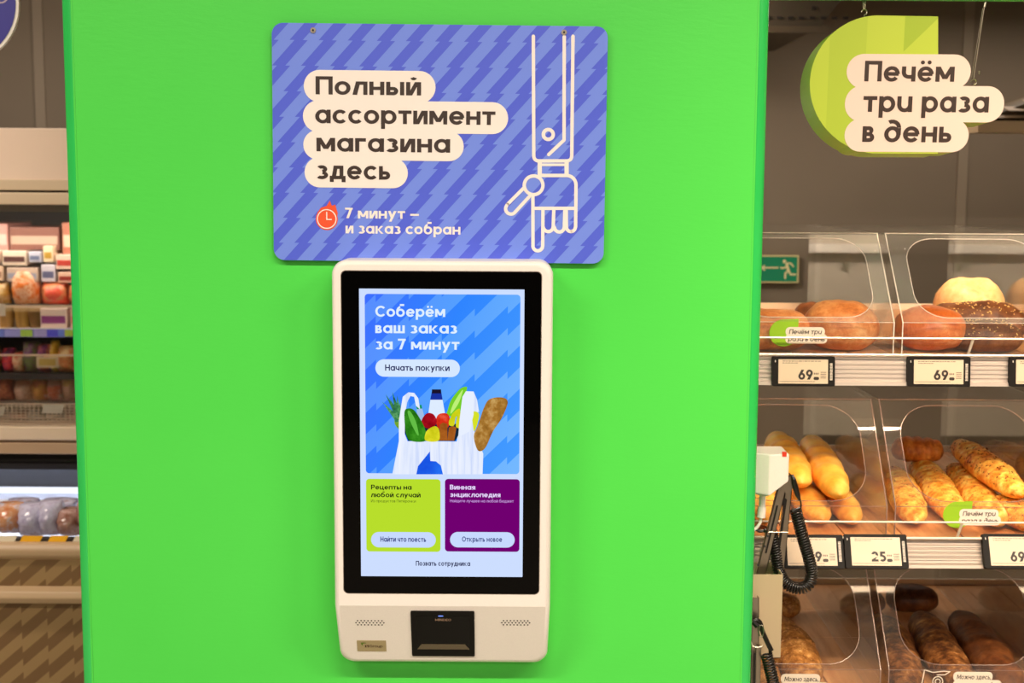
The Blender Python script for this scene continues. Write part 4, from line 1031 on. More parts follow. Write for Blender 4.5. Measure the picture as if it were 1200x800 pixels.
L(1, (1216, 343), (1300, 343), .070, .057, M['crust_wheat'], 'pale wheat loaf cut off by the right photo edge on the top tier', G1, seed=9, bumps=.03, pw=2.2, flat=.95)
# middle tier batons
def baton(a, b, R, h, label, mat=None, seed=0, **kw):
    kw.setdefault('pw', 3.6)
    return L(2, a, b, R, h, mat or M['crust_baton'], label, G2, name='baton_loaf', seed=seed, **kw)
baton((888, 560), (902, 606), .032, .028, 'smooth golden baton low behind the white box and the steel tongs', seed=11, flat=.9, segs=5, segd=.05)
baton((922, 552), (965, 604), .032, .028, 'smooth golden baton at the front between the two stacked batons', seed=12, flat=.9, segs=5, segd=.05)
baton((962, 556), (1002, 606), .030, .026, 'smooth golden baton right of the other plain batons, at the front', seed=13, flat=.9, segs=5, segd=.05)
baton((908, 513), (940, 566), .033, .076, 'golden baton stacked on top, directly right of the white box', seed=14, flat=.92, segs=6, segd=.26)
baton((948, 516), (984, 580), .032, .072, 'golden baton stacked on top, second from the white box', seed=15, flat=.92, segs=6, segd=.26)
baton((995, 522), (1028, 566), .040, .034, 'dark browned baton behind the cover edge, left of the herb topped loaves', M['crust_brown'], seed=16, flat=.85)
herbs = [('herbs', M['herb'], 110, .0018), ('burnt_bits', M['burnt'], 90, .0022)]
def garlic(a, b, R, h, label, mat=None, seed=0, **kw):
    kw.setdefault('pw', 3.2)
    return L(2, a, b, R, h, mat or M['crust_garlic'], label, 'herb topped loaves on the middle tier', name='garlic_loaf', seed=seed, extra=herbs, slash=5, **kw)
garlic((1046, 545), (1074, 603), .034, .031, 'herb topped golden loaf, first right of the cover seam', seed=21)
garlic((1076, 534), (1124, 603), .036, .033, 'herb topped golden loaf behind the leaf sticker, second from the cover seam', seed=22)
garlic((1118, 540), (1172, 606), .035, .033, 'herb topped golden loaf, third from the cover seam', seed=23)
L(2, (1124, 520), (1200, 580), .036, .066, M['crust_onion'], 'onion topped golden loaf stacked at the right on the middle tier', 'herb topped loaves on the middle tier', name='garlic_loaf', seed=24, extra=[('onion_flakes', M['burnt'], 190, .0028)], slash=5, pw=3.0)
garlic((1170, 585), (1222, 612), .034, .032, 'golden loaf at the right photo edge under the onion topped loaf', seed=26)
baton((1044, 527), (1106, 529), .036, .062, 'dark striped loaf lying crosswise behind the herb topped loaves', M['crust_brown'], seed=25, flat=.85, segs=5, segd=.16)
baton((1190, 540), (1262, 543), .042, .036, 'round brown loaf half cut off by the right photo edge, middle tier', M['crust_brown'], seed=27, flat=.9)
# bottom tier
def rye(a, b, R, h, label, mat=None, seed=0, **kw):
    kw.setdefault('pw', 3.0)
    return L(3, a, b, R, h, mat or M['crust_rye'], label, G3, name='rye_baguette', seed=seed, **kw)
grain = [('grains', M['flake'], 260, .0022)]
rye((908, 722), (948, 790), .046, .038, 'seeded brown baguette beside the beige tongs holder', M['crust_grain'], seed=31, extra=grain, bumps=.07)
rye((868, 762), (905, 806), .040, .033, 'seeded brown baguette low in front, mostly behind the tongs holder', M['crust_grain'], seed=32, extra=grain, bumps=.07)
rye((884, 702), (938, 702), .040, .040, 'speckled dark loaf lying crosswise behind the beige tongs holder', M['crust_grain'], seed=33, bumps=.08, extra=grain)
rye((962, 696), (1032, 698), .040, .040, 'smooth dark loaf lying crosswise at the back left of the bottom tier', M['crust_dark'], seed=34)
rye((1038, 692), (1100, 694), .042, .042, 'dark loaf lying crosswise at the back centre of the bottom tier', M['crust_dark'], seed=35)
rye((1040, 722), (1070, 806), .041, .038, 'flour dusted dark baguette at the centre of the bottom tier', seed=36, bumps=.06)
rye((1080, 716), (1136, 806), .042, .040, 'flour dusted dark baguette, second from the bottom cover seam', seed=37, bumps=.05)
rye((1130, 712), (1200, 800), .044, .042, 'large very dark baguette at the right of the bottom tier', M['crust_dark'], seed=38, bumps=.06, slash=4)
rye((1196, 752), (1240, 760), .026, .024, 'small pale bun at the right photo edge of the bottom tier', M['crust_wheat'], seed=40)

# ================================================================== TONGS STAND BESIDE THE PARTITION
# white electronic box
def Wd(px, py, Y): return W(px, py, Y)
YB0 = 0.12
wbx = empty('terminal_box', tuple(W(905, 580, 0.14)), 'small white box with a red dot mounted at the right edge of the green wall', 'device')
fe_t = W(901.5, 532, YB0); fe_b = W(901, 583, YB0)         # front vertical edge
dx = W(921.5, 532, YB0 + 0.03).x - fe_t.x
zt_, zb2 = fe_t.z, fe_b.z
poly = [(xr + 0.006, YB0 + 0.035), (fe_t.x - 0.001, YB0 + 0.001), (fe_t.x + 0.003, YB0), (fe_t.x + dx, YB0 + 0.004), (fe_t.x + dx + 0.001, YB0 + 0.075), (xr + 0.006, YB0 + 0.075)]
mb = MB(); n_ = len(poly)
lo = [Vector((x, y, zb2 + (0.028*(x-fe_t.x)/dx if x > fe_t.x else 0.004))) for x, y in poly]; hi = [Vector((x, y, zt_)) for x, y in poly]
mb.add(lo + hi, [tuple(range(n_))[::-1], tuple(range(n_, 2*n_))] + [(i, (i+1) % n_, n_+(i+1) % n_, n_+i) for i in range(n_)])
mb.build('housing', M['white'], wbx, bevel=0.003)
p = W(919.5, 529.5 + 2, YB0 + 0.002); MB().box((p.x-0.004, YB0+0.0015, p.z-0.005), (p.x+0.0035, YB0+0.006, p.z+0.003)).build('red_dot', plain((226, 60, 36), 0.4), wbx)
p = W(893, 560.5, YB0 + 0.012); MB().tube([p, p + Vector((0, 0.012, 0))], 0.002, 8).build('pin_hole', M['black'], wbx)
a0 = W(893.5, 584, YB0+0.04); MB().tube([a0 + Vector((0, 0, 0.012)), W(893, 596, YB0+0.04)], 0.006, 12).build('cable_gland', M['white'], wbx)
MB().tube([W(893, 594, YB0+0.04), W(892, 606, YB0+0.04)], 0.0075, 12).build('gland_nut', M['white'], wbx)
MB().tube([W(x, y, YB0+0.04) for x, y in ((892, 604), (891, 612), (887, 618), (879, 624), (868, 627))], 0.0028, 8).build('power_cable', M['white'], wbx)
# beige holder box
hb = empty('tongs_holder', tuple(W(898, 772, 0.14)), 'beige metal holder box with open top beside the green wall', 'holder')
hx1 = W(917.5, 673, 0.12).x; hzt = W(900, 673, 0.12).z; hzb = W(900, 771, 0.12).z; hx0 = xr + 0.004
bei = plain((196, 176, 142), 0.5); th = 0.0015
hy0, hy1 = 0.12, 0.20
box('front_plate', (hx0, hy0, hzb), (hx1, hy0+th, hzt), bei, hb); box('back_plate', (hx0, hy1-th, hzb), (hx1, hy1, hzt), bei, hb)
box('side_plate', (hx0, hy0+th, hzb), (hx0+th, hy1-th, hzt), bei, hb); box('side_plate', (hx1-th, hy0+th, hzb), (hx1, hy1-th, hzt), bei, hb)
box('bottom_plate', (hx0, hy0, hzb), (hx1, hy1, hzb+th), bei, hb)
# steel tongs standing in the holder
def slot_bar(P0, P1, w0, w1, yv, th=0.0012, slots=()):
    """flat steel strip from P0 to P1 with folded flanges"""
    P0, P1 = Vector(P0), Vector(P1); d = (P1-P0).normalized(); sx = Vector((1, 0, 0)) - d*d.x; sx.normalize()
    mb = MB(); dy = Vector((0, yv, 0))
    for s0, s1, y0, y1 in ((-1, 1, 0, 0),):
        a = [P0 - sx*w0/2, P0 + sx*w0/2, P1 + sx*w1/2, P1 - sx*w1/2]
        mb.prism(a, (0, th, 0))
        mb.prism([P0 - sx*w0/2, P1 - sx*w1/2, P1 - sx*w1/2 + dy, P0 - sx*w0/2 + dy], sx*th)
        mb.prism([P0 + sx*w0/2, P1 + sx*w1/2, P1 + sx*w1/2 + dy, P0 + sx*w0/2 + dy], -sx*th)
    return mb
tg = empty('serving_tongs', tuple(W(898, 690, 0.16)), 'steel serving tongs with slotted arms standing in the beige holder', 'tongs')
arm1 = slot_bar(W(918, 566, 0.150), W(887.5, 690, 0.150), 0.014, 0.017, 0.010); arm1.build('arm', M['steel'], tg)
arm2 = slot_bar(W(925, 564, 0.158), W(912.5, 690, 0.158), 0.012, 0.014, 0.012); arm2.build('arm', M['steel'], tg)
MB().prism([W(914, 572, 0.149), W(913.5, 560, 0.149), W(929, 557.5, 0.149), W(930, 570, 0.149), W(924, 580, 0.149)], (0, 0.012, 0)).build('hinge_plate', M['steel'], tg)
def slot(p0, p1, w, y, nm='slot'):
    a = W(p0[0], p0[1], y); b = W(p1[0], p1[1], y); m_ = MB(); d = (b-a).normalized(); s = Vector((1, 0, 0))*w/2
    m_.prism([a-s, a+s, b+s, b-s], (0, 0.0006, 0)); m_.build(nm, M['black'], tg)
slot((911, 592), (897.5, 648), .0032, .1490); slot((921.0, 585), (911, 655), .0042, .1570); slot((919.5, 584), (917.5, 592), .006, .1568)
MB().tube([W(901, 623.3, .148), W(923.5, 623.6, .148)], 0.0009, 6).build('locking_pin', M['steel'], tg)
for px, py in ((899.5, 628), (896, 640), (888.5, 662)):
    MB().tube([W(px, py, .1478), W(px, py, .1510)], 0.0022, 8).build('rivet', M['black'], tg)
# second tongs at the lower left
tg2 = empty('serving_tongs', tuple(W(884, 806, 0.10)), 'steel tongs handle at the lower edge, close to the green corner strip', 'tongs')
m2 = slot_bar(W(885.5, 700, .10), W(884, 830, .10), .012, .016, .014); m2.build('arm', M['steel'], tg2)
m2 = slot_bar(W(889, 757, .094), W(887.5, 830, .094), .009, .009, .012); m2.build('arm', M['steel'], tg2)
slot2 = MB().prism([W(883.6, 765, .0925), W(885.6, 765, .0925), W(884.4, 830, .0925), W(882.4, 830, .0925)], (0, .001, 0)); slot2.build('slot', M['black'], tg2)
MB().tube([W(x, y, .09) for x, y in ((880, 751), (882, 757), (888, 758.5), (893, 757), (894, 755))], .0011, 6).build('locking_ring', M['wire'], tg2)

def coil(pts, R, pitch, r, name, parent, mat, steps=9):
    path = [Vector(p) for p in catmull(pts, False, 14)]
    # resample by arc length
    cum = [0]
    for i in range(1, len(path)): cum.append(cum[-1] + (path[i]-path[i-1]).length)
    total = cum[-1]; turns = total/pitch; N_ = int(turns*steps); out = []; j = 0
    tp = (path[1]-path[0]).normalized(); nx = tp.cross(Vector((0, 1, 0))).normalized()
    for i in range(N_+1):
        s = total*i/N_
        while j < len(cum)-2 and cum[j+1] < s: j += 1
        f = (s-cum[j])/max(1e-9, cum[j+1]-cum[j]); c = path[j].lerp(path[j+1], f); tg_ = (path[j+1]-path[j]).normalized()
        nx = (nx - tg_*nx.dot(tg_)).normalized(); ny = tg_.cross(nx); a = 2*PI*turns*i/N_
        rr_ = R
        out.append(c + (nx*math.cos(a)+ny*math.sin(a))*rr_)
    return MB().tube(out, r, 6).build(name, mat, parent, smooth=True)
rub = plain((20, 16, 14), 0.28, spec=0.7)
cd = empty('coiled_cord', tuple(W(944, 690, .15)), 'black coiled cord hanging in a loop from the steel tongs', 'cord')
cy_ = .165
cp = [W(x, y, cy_) for x, y in ((932, 596), (936, 612), (942, 634), (948, 655), (951, 672), (947, 685), (935, 689), (921, 683), (913, 668), (909, 645), (905, 628), (901, 619))]
coil(cp, .0098, .0048, .0020, 'coil', cd, rub)
MB().tube([W(x, y, cy_-.02) for x, y in ((928, 557), (930, 561), (932, 570), (935, 580), (937, 586))], [.002, .004, .005, .0045, .002], 8).build('strain_relief', rub, cd)
MB().tube(catmull([W(x, y, cy_-.015) for x, y in ((936.5, 582), (938.5, 589), (938, 594), (933, 596), (929, 599))], False, 5), .0016, 6).build('cord_end', rub, cd)
MB().tube([W(925, 554, .148), W(927, 557, .148), W(929.5, 556, .148), W(929, 560, .148)], .0013, 6).build('clip', rub, cd)
MB().tube(catmull([W(x, y, cy_+.005) for x, y in ((901, 619), (893, 622), (886, 620), (876, 612))], False, 5), .0032, 8).build('cord_lead', rub, cd)
cd2 = empty('coiled_cord', tuple(W(900, 806, .08)), 'black coiled cord clipped to the tongs at the lower photo edge', 'cord')
coil([W(x, y, .085) for x, y in ((898, 766), (902, 782), (906, 800), (909, 820))], .0095, .0050, .0020, 'coil', cd2, rub)
MB().tube(catmull([W(x, y, .085) for x, y in ((883, 727), (887, 726), (891, 730), (893, 738), (899, 752), (904, 762))], False, 5), .0042, 8).build('strain_relief', rub, cd2)
MB().tube([W(882, 727, .086), W(888, 733, .084)], .0060, 8).build('clip', rub, cd2)
MB().tube([W(892+3*math.cos(t), 739+7*math.sin(t), .082) for t in [k*PI/6 for k in range(12)]], .0013, 6, closed=True).build('clip_ring', M['steel'], cd2)
MB().tube([W(902, 758, .085), W(903, 768, .085)], .0028, 8).build('cord_end', rub, cd2)

# ================================================================== COMBI FREEZER (left background)
YR = 1.10      # front of the chest rim
YU = 1.60      # front of the upper cabinet
FX0, FX1 = -2.7, -0.62
bei1 = plain((214, 190, 160), 0.45); bei2 = plain((176, 144, 110), 0.45); dk = plain((40, 34, 32), 0.6); ing = plain((90, 86, 84), 0.5)
z = lambda py, Y: W(50, py, Y).z
fz = empty('combi_freezer', (-1.66, 1.6, 0), 'beige combination freezer with glazed upper cabinet and open chest below, left of the green wall', 'freezer')
zt = z(150, YU); zf = z(223, YU); zdr0 = z(225.5, YU); zdr1 = z(240, YU); zbot1 = z(499, YU); zbot0 = z(515, YU); zs0 = z(518, YU); zs1 = z(531, YU)
box('fascia', (FX0, YU, zf+0.006), (FX1, YU+0.04, zt), plain((242, 214, 192), 0.45), fz, bevel=0.004)  # paler beige than the parts below; light from above put into its colour
MB().box((FX0, YU-0.004, zf), (FX1, YU+0.03, zf+0.03)).build('fascia_lip', bei1, fz, bevel=0.002)
box('cabinet_back', (FX0, YU+0.62, zs1), (FX1, YU+0.66, zt), ing, fz); box('cabinet_roof', (FX0, YU+0.04, zt-0.05), (FX1, YU+0.62, zt), bei1, fz)
for x in (FX0, FX1-0.04): box('cabinet_side', (x, YU+0.04, zs1), (x+0.04, YU+0.62, zt-0.05), bei1, fz)
box('cabinet_floor', (FX0, YU+0.03, zs1), (FX1, YU+0.62, zbot1-0.01), bei2, fz)
box('door_rail', (FX0, YU-0.012, zdr1), (FX1, YU+0.02, zdr0), bei1, fz, bevel=0.004)
box('door_rail', (FX0, YU-0.012, zbot0), (FX1, YU+0.02, zbot1), bei1, fz, bevel=0.004)
box('sill', (FX0, YU-0.012, zs1), (FX1, YU+0.03, zs0), bei2, fz, bevel=0.003)
box('door_glass', (FX0, YU+0.002, zbot1), (FX1, YU+0.006, zdr1), M['glass'], fz)
box('inner_canopy', (FX0, YU+0.03, zdr1-0.02), (FX1, YU+0.2, zdr1+0.03), plain((150, 140, 132), 0.4), fz)
# shelves inside
YS = YU + 0.10
s1 = z(385, YS); s2 = z(433, YS); s3 = z(478, YS)
gs = box('shelf', (FX0+0.04, YS, s1-0.012), (FX1-0.04, YU+0.6, s1), plain((200, 196, 190), 0.4), fz)
box('price_strip', (FX0+0.04, YS-0.006, z(395, YS-.006)), (FX1-0.04, YS-0.001, z(385.5, YS-.006)), plain((134, 138, 224), 0.4), fz)
box('shelf', (FX0+0.04, YS, s2-0.03), (FX1-0.04, YU+0.6, s2-0.012), dk, fz)
box('wire_rail', (FX0+0.04, YS-0.02, z(358, YS)-0.004), (FX1-0.04, YS-0.014, z(358, YS)+0.003), bei1, fz)
box('wire_rail', (FX0+0.04, YS-0.02, z(415, YS)-0.003), (FX1-0.04, YS-0.014, z(415, YS)+0.002), bei1, fz)
box('shelf', (FX0+0.04, YS-0.02, z(497, YS)), (FX1-0.04, YU+0.6, z(495, YS)), bei1, fz)
# wire basket front
zb0, zb1 = z(493, YS-.02), z(473, YS-.02)
wbk = MB()
for i in range(7): zz = zb0 + (zb1-zb0)*i/6; wbk.box((FX0+.04, YS-.022, zz-.0012), (FX1-.04, YS-.020, zz+.0012))
xw = -1.75
while xw < -0.9: wbk.box((xw-.0010, YS-.024, zb0), (xw+.0010, YS-.022, zb1)); xw += .013
wbk.build('basket_mesh', plain((226, 206, 180), 0.4), fz)
# yellow green and blue tickets on the price strip
def ticket(px0, px1, py0, py1, Y, col, nm='ticket', lean=0.0):
    a = W(px0, py1, Y); b = W(px1, py0, Y)
    return MB().prism([(a.x, Y, a.z), (b.x-lean, Y, a.z), (b.x, Y+abs(lean)*.3, b.z), (a.x+lean, Y+abs(lean)*.3, b.z)], (0, .001, 0)).build(nm, plain(col, .4), fz)
for x0, x1, colr in ((-20, 4, (120, 140, 230)), (6, 24, (170, 170, 240)), (24, 38, (176, 214, 90)), (40, 55, (190, 180, 240)), (55, 68, (90, 90, 226)), (68, 74, (120, 150, 236)), (76, 86, (190, 214, 90)), (88, 100, (130, 140, 230))):
    ticket(x0, x1, 386.2, 394.2, YS-.009, colr)
ticket(43, 68, 418, 430.5, YS-.026, (206, 186, 150)); ticket(46, 65, 420.5, 428, YS-.028, (190, 160, 80)); ticket(-6, 6, 356, 370, YS-.026, (214, 200, 180))
ticket(49, 75, 474, 484, YS-.03, (206, 200, 186), lean=.006); ticket(-10, 6, 476, 486, YS-.03, (196, 186, 170), lean=.006)
# chest
zr1 = z(637, YR); zr0 = z(656, YR); zbm1 = z(690, YR-.03); zbm0 = z(711, YR-.03)
mb = MB(); mb.prism([(FX0, YR, zr0), (FX0, YR-0.012, zr0+.012), (FX0, YR-0.012, zr1-.012), (FX0, YR, zr1), (FX0, YR+.06, zr1), (FX0, YR+.06, zr0)], (FX1-FX0, 0, 0)); mb.build('chest_rim', plain((184, 154, 120), .45), fz, bevel=.005)
box('chest_body', (FX0, YR+.02, .12), (FX1, YU+.62, .20), bei2, fz)
box('chest_back', (FX0, YU+.10, .20), (FX1, YU+.16, zs1-.05), plain((190, 194, 206), .4), fz)
box('chest_front_wall', (FX0, YR+.02, .20), (FX1, YR+.06, zr0), bei2, fz)
for x in (FX0, FX1-.05): box('chest_side', (x, YR+.06, .20), (x+.05, YU+.10, zr1), bei2, fz)
cpl = Canvas(50, 720, YR-.001); a = Art(cpl, 0)
p0 = cpl.q(50, 655)[1]; a.poly([(-740, p0), (270, p0), (270, p0+340), (-740, p0+340)]); 
a.build('plinth_print', M['plinth'], fz)
box('plinth_panel', (FX0, YR+.0005, .06), (FX1, YR+.02, zr0), bei2, fz)
mb = MB().prism([(FX0, YR, zbm0), (FX0, YR-.028, zbm0+.008), (FX0, YR-.034, (zbm0+zbm1)/2), (FX0, YR-.028, zbm1-.008), (FX0, YR, zbm1)], (FX1-FX0, 0, 0)); mb.build('bumper', plain((190, 160, 124), .45), fz, bevel=.003)
box('foot_kick', (FX0, YR+.08, 0), (FX1, YR+.12, .12), dk, fz)
# canopy under the cabinet: dark soffit and lit strip
box('soffit', (FX0, YU+.03, zs1-.03), (FX1, YU+.62, zs1-.002), dk, fz)
MB().prism([(FX0, YU-.01, zs1-.045), (FX0, YU+.10, z(570, YU+.10)), (FX0, YU+.12, z(570, YU+.10)), (FX0, YU+.12, zs1-.03), (FX0, YU-.01, zs1-.03)], (FX1-FX0, 0, 0)).build('sloped_soffit', plain((34, 31, 32), .6, spec=.2), fz)
MB().prism([(FX0, YU-.016, zs1-.04), (FX0, YU-.016, zs1-.07), (FX0+.9, YU-.016, zs1-.04)], (0, .005, 0)).build('soffit_corner', plain((60, 46, 34), .5), fz)
zz1 = z(571, YU+.095); zz0 = z(577, YU+.095)
box('lamp_tube', (FX0+.1, YU+.085, zz0), (FX1-.1, YU+.098, zz1), glow((235, 240, 255), 1.3), fz)
area('chest_lamp_light', (-1.3, YU+.02, zz0-.01), (-1.3, YU-.05, zz0-1), 1.2, .03, 3.2, COOL)
area('cabinet_lamp_light', (-1.3, YU+.055, zdr1-.03), (-1.3, YU+.28, zdr1-.75), 1.2, .03, 2.8, WARM)

# goods: one builder per kind, each pack its own object
def gbox(x, y, zz, w, d, h, mat, label, group, name='food_box', band=None):
    r = empty(name, (x, y, zz), label, 'package', group)
    box('carton', (x-w/2, y, zz), (x+w/2, y+d, zz+h), mat, r, bevel=.003)
    if band: box('printed_band', (x-w/2+.004, y-.0008, zz+h*.25), (x+w/2-.004, y+.0004, zz+h*.62), band, r)
    return r
_bl = {}
def blotch(ma, mb_):
    if mb_ is None: return ma
    k = (ma.name, mb_.name)
    if k not in _bl:
        cA = [float(v) for v in ma.name.split('_')[1].split('.')[0].split()] if False else ma['rgb']; cB = mb_['rgb']
        n = N('printed_film'); f = n.noise(26, 3, .6)
        _bl[k] = n.pbr(n.ramp(f, [(.40, lin(cA)), (.52, lin(cB)), (.60, lin(cA)), (.68, lin((226, 212, 196)))]), .3, spec=.6)
    return _bl[k]
def gbag(x, y, zz, w, d, h, mat, label, group, seed=0, name='food_bag', spot=None):
    r = empty(name, (x, y, zz), label, 'package', group)
    m_ = MB(); n, k = 10, 8; rn = random.Random(seed)
    for i in range(n+1):
        t = i/n; prof = math.sin(PI*(.06+.88*t))**.55
        for j in range(k*2):
            a = 2*PI*j/(k*2); wr = 1 + .06*rn.uniform(-1, 1)
            m_.v.append((x + math.cos(a)*w/2*(.92+.08*prof)*wr, y + d/2 + math.sin(a)*d/2*prof*wr, zz + t*h))
    for i in range(n):
        for j in range(k*2): m_.f.append((i*16+j, i*16+(j+1) % 16, (i+1)*16+(j+1) % 16, (i+1)*16+j))
    m_.f += [tuple(range(16))[::-1], tuple(range(n*16, n*16+16))]
    m_.build('pouch', blotch(mat, spot), r, smooth=True)
    return r
def gtub(x, y, zz, rad, h, mat, lid, label, group, name='food_tub'):
    r = empty(name, (x, y+rad, zz), label, 'package', group)
    MB().tube([(x, y+rad, zz), (x, y+rad, zz+h)], [rad*.82, rad], 18).build('tub', mat, r)
    MB().tube([(x, y+rad, zz+h), (x, y+rad, zz+h+.010)], rad*1.06, 18).build('lid', lid, r)
    return r
def gx(px, Y=YS+.03): return W(px, 400, Y).x
PL = lambda *c: plain(c, .35)
YG = YS + .012
U = 2.42e-3
def zz_(py): return z(py, YG)
g = 'packs in the glazed upper cabinet'
top_s = s1
# top storey: back stacks of dark red/pink packs under the canopy
zmid = zz_(357)
for i, (p0, p1, t, b, cA, cB, lb) in enumerate((
    (-40, 10, 258, 292, (206, 150, 140), (220, 190, 180), 'pink carton on the highest pile at the left photo edge'),
    (10, 70, 262, 290, (140, 96, 84), (196, 170, 150), 'brownish carton on the highest pile behind the cabinet glass'),
    (72, 104, 256, 296, (184, 120, 96), (216, 190, 164), 'reddish carton on the highest pile next to the green wall'))):
    gbox((gx(p0)+gx(p1))/2, YG+.05, zz_(b)-.01, (p1-p0)*U, .2, (b-t)*U, PL(*cA), lb, g, band=PL(*cB))
for (p0, p1, t, b, cA, cB, lb) in (
    (-40, 5, 293, 309, (226, 200, 176), (190, 150, 140), 'cream carton left of the other cream cartons, upper storey'),
    (5, 35, 293, 312, (236, 214, 192), (92, 60, 56), 'cream carton with dark print below the brownish carton'),
    (36, 52, 294, 308, (200, 200, 214), (110, 120, 150), 'pale grey carton with blue oval in the upper storey'),
    (53, 66, 287, 308, (240, 216, 180), (190, 150, 60), 'cream carton with yellow print in the upper storey'),
    (67, 104, 297, 316, (232, 200, 178), (196, 70, 60), 'cream carton with red stripe beside the green wall'),
    (-40, 8, 311, 330, (222, 190, 160), (168, 130, 110), 'beige carton on the second layer at the left edge'),
    (9, 48, 313, 331, (206, 180, 160), (160, 160, 176), 'beige carton on the second layer with greyish print'),
    (50, 68, 309, 331, (214, 206, 214), (110, 110, 140), 'lilac grey pouch carton in the second layer'),
    (69, 104, 318, 332, (226, 186, 160), (150, 50, 40), 'pinkish carton with dark stripe in the second layer')):
    gbox((gx(p0)+gx(p1))/2, YG+.02, zz_(b), (p1-p0)*U-.003, .14, (b-t)*U-.002, PL(*cA), lb, g, band=PL(*cB))
for i, (p0, p1, t, b, cA, cS, lb) in enumerate((
    (-30, 12, 331, 357, (196, 150, 70), (226, 196, 150), 'ochre bag at the left edge of the upper storey'),
    (13, 47, 314, 357, (222, 116, 40), (240, 196, 160), 'large orange bag with red and white print'),
    (48, 80, 331, 357, (214, 132, 84), (226, 60, 50), 'salmon bag with red print in the upper storey'),
    (80, 104, 333, 357, (208, 140, 90), (196, 70, 40), 'salmon bag touching the green wall edge'))):
    gbag((gx(p0)+gx(p1))/2, YG, zz_(b), (p1-p0)*U, .09, (b-t)*U, PL(*cA), lb, g, seed=i, spot=PL(*cS))
for i, (pc, cA, lb) in enumerate(((-12, (150, 110, 60), 'brown tub at the left photo edge under the bags'), (8, (176, 130, 70), 'brown tub under the ochre bag'), (27, (170, 128, 60), 'ochre tub under the orange bag'), (43, (120, 84, 40), 'dark brown tub under the orange bag'))):
    gtub(gx(pc), YG, s1+.0005, 10*U, 20*U, PL(*cA), PL(190, 160, 110), lb, g)
gbox(gx(66), YG, s1+.0005, 32*U, .12, 24*U, PL(232, 208, 190), 'pale carton with purple stripe right of the brown tubs', g, band=PL(150, 70, 130))
gbox(gx(93), YG, s1+.0005, 16*U, .12, 24*U, PL(222, 180, 160), 'small pale pink carton beside the green wall on the blue strip shelf', g, band=PL(200, 90, 90))
# supports for the upper packs
box('shelf', (FX0+.04, YS+.005, zmid-.012), (FX1-.04, YU+.6, zmid-.006), M['acrylic'], fz)
# second storey
z2_ = s2-.012
for i, (pc, w_, h_, cA, cS, kind, lb) in enumerate((
    (-14, 24, 30, (150, 30, 60), (226, 190, 60), 'bag', 'dark red bag at the left photo edge, second storey'),
    (8, 16, 28, (110, 30, 90), (222, 60, 60), 'bag', 'purple bag with red print, second storey'),
    (20, 16, 24, (206, 60, 44), (236, 200, 160), 'bag', 'red bag beside the purple bag, second storey'),
    (34, 20, 36, (120, 60, 110), (120, 140, 60), 'bag', 'violet bag with green print, second storey'),
    (50, 16, 34, (130, 50, 110), (226, 120, 60), 'bag', 'violet bag with orange print, second storey'),
    (62, 10, 38, (222, 172, 40), (240, 214, 110), 'bag', 'slim yellow bag, second storey'),
    (76, 22, 32, (226, 190, 130), (222, 120, 60), 'bag', 'cream bag with orange print, second storey'),
    (94, 16, 34, (216, 190, 90), (190, 90, 60), 'bag', 'yellowish bag beside the green wall, second storey'))):
    gbag(gx(pc), YG, z2_, w_*U, .08, h_*U, PL(*cA), lb, g, seed=20+i, spot=PL(*cS))
# third storey (trays of pastry)
z3_ = z(495, YS)+.0005
box('shelf', (FX0+.04, YS+.02, zz_(473)-.006), (FX1-.04, YU+.6, zz_(473)), plain((170, 150, 130), .4), fz)
for i, (pc, w_, h_, cA, cS, lb) in enumerate((
    (-8, 30, 34, (150, 70, 50), (200, 120, 90), 'dark reddish pack at the left photo edge above the wire basket'),
    (18, 22, 26, (212, 150, 120), (236, 200, 180), 'pale pink pack above the wire basket, near the left edge'),
    (38, 20, 28, (216, 136, 100), (200, 150, 60), 'salmon pack above the centre of the wire basket'),
    (56, 18, 28, (220, 170, 150), (206, 100, 70), 'pinkish pack above the white tag of the wire basket'),
    (74, 20, 36, (196, 160, 100), (226, 176, 160), 'ochre and pink pack right above the basket tag'),
    (93, 16, 34, (206, 170, 120), (216, 120, 90), 'cream pack beside the green wall above the wire basket'))):
    gbag(gx(pc), YG+.03, zz_(473), w_*U, .1, h_*U, PL(*cA), lb, g, seed=40+i, spot=PL(*cS), name='pastry_pack')
for i, pc in enumerate((-10, 12, 34, 56, 78, 98)):
    gbag(gx(pc), YG+.02, z3_, 21*U, .1, 9*U, PL(*((206, 196, 180), (196, 150, 130), (214, 206, 196))[i % 3]), ('whitish pack behind the wire basket at the left photo edge', 'rosy pack behind the wire basket, near the left edge', 'pale pack behind the left part of the wire basket', 'whitish pack behind the basket tag', 'rosy pack behind the right part of the wire basket', 'pale pack behind the wire basket beside the green wall')[i], g, seed=60+i)
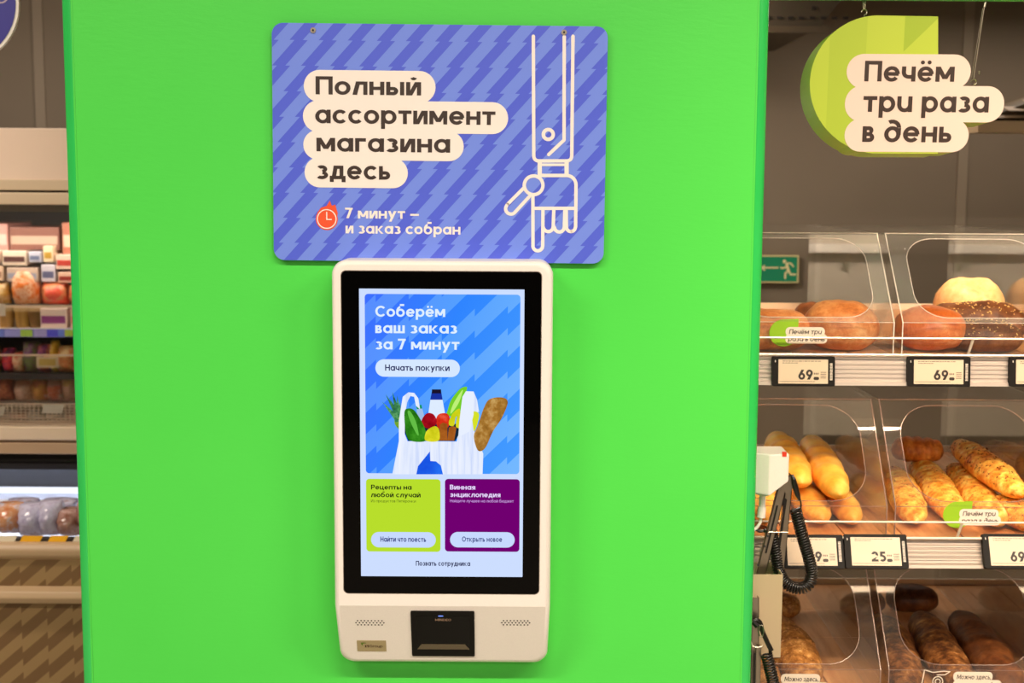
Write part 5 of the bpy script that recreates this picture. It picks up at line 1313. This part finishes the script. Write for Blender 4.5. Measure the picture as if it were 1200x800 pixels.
# chest goods and yellow tickets
zc1 = z(632, YR+.08) - .02
box('chest_liner', (FX0+.05, YR+.06, .20), (FX1-.05, YU+.10, zc1-.06), plain((200, 204, 220), .4), fz)
g2 = 'frozen bags in the open chest'
filmn = N('frosty_film'); film = filmn.pbr(filmn.ramp(filmn.noise(30, 4, .6), [(.3, lin((150, 140, 170))), (.55, lin((196, 192, 216))), (.75, lin((150, 104, 84)))]), .25, spec=.8)
film2n = N('orange_film'); film2 = film2n.pbr(film2n.ramp(film2n.noise(26, 4, .6), [(.3, lin((190, 100, 50))), (.5, lin((206, 150, 110))), (.62, lin((200, 196, 214)))]), .25, spec=.8)
film3n = N('brown_film'); film3 = film3n.pbr(film3n.ramp(film3n.noise(30, 4, .6), [(.3, lin((120, 70, 50))), (.6, lin((176, 140, 130))), (.75, lin((214, 208, 226)))]), .25, spec=.8)
def chestbag(px, py, w_, h_, mt, lb, seed, dy=.0):
    Y = YR + .10 + dy; c_ = W(px, py, Y)
    gbag(c_.x, Y, c_.z - h_*1.9e-3/2, w_*2.2e-3, .12, h_*1.9e-3, mt, lb, g2, seed=seed, name='frozen_bag')
chestbag(3, 612, 34, 40, film2, 'orange frozen bag at the left photo edge of the chest', 80)
chestbag(30, 614, 34, 44, film, 'frosty violet bag beside the orange one in the chest', 81)
chestbag(52, 612, 28, 46, film, 'frosty violet bag in the middle of the chest', 82)
chestbag(74, 617, 30, 36, film3, 'frosty bag with brown contents next to the green wall', 83)
chestbag(-32, 612, 34, 40, film, 'frosty bag outside the left photo edge in the chest', 84)
chestbag(18, 600, 40, 24, film, 'flat frosty bag further back on the left of the chest', 85, .16)
chestbag(62, 600, 44, 24, film, 'flat frosty bag further back on the right of the chest', 86, .16)
chestbag(96, 606, 26, 40, film3, 'frosty bag behind the green wall edge in the chest', 87)
for i, px in enumerate((26, 42, 58, 74, 8, 90)):
    a_ = W(px, 592, YU-.05); box('rear_ticket', (a_.x-.010, YU-.05, a_.z-.008), (a_.x+.010, YU-.048, a_.z+.008), plain(((120, 70, 50), (110, 60, 60), (60, 60, 80))[i % 3], .4), fz)
zi = W(50, 587, YU-.045); box('rear_rail', (FX0+.05, YU-.046, zi.z-.004), (FX1-.05, YU-.04, zi.z+.004), plain((230, 232, 240), .4), fz)
mbk = box('ticket_rail', (FX0+.05, YR+.025, z(636, YR+.04)-.004), (FX1-.05, YR+.055, z(629, YR+.04)-.002), dk, fz)
for x0, x1, cl in ((-4, 20, (226, 214, 190)), (23, 50, (238, 176, 30)), (56, 80, (242, 180, 30)), (85, 100, (226, 214, 190)), (-34, -8, (238, 176, 30))):
    ticket(x0, x1, 628, 634.5, YR+.02, cl, lean=.008)
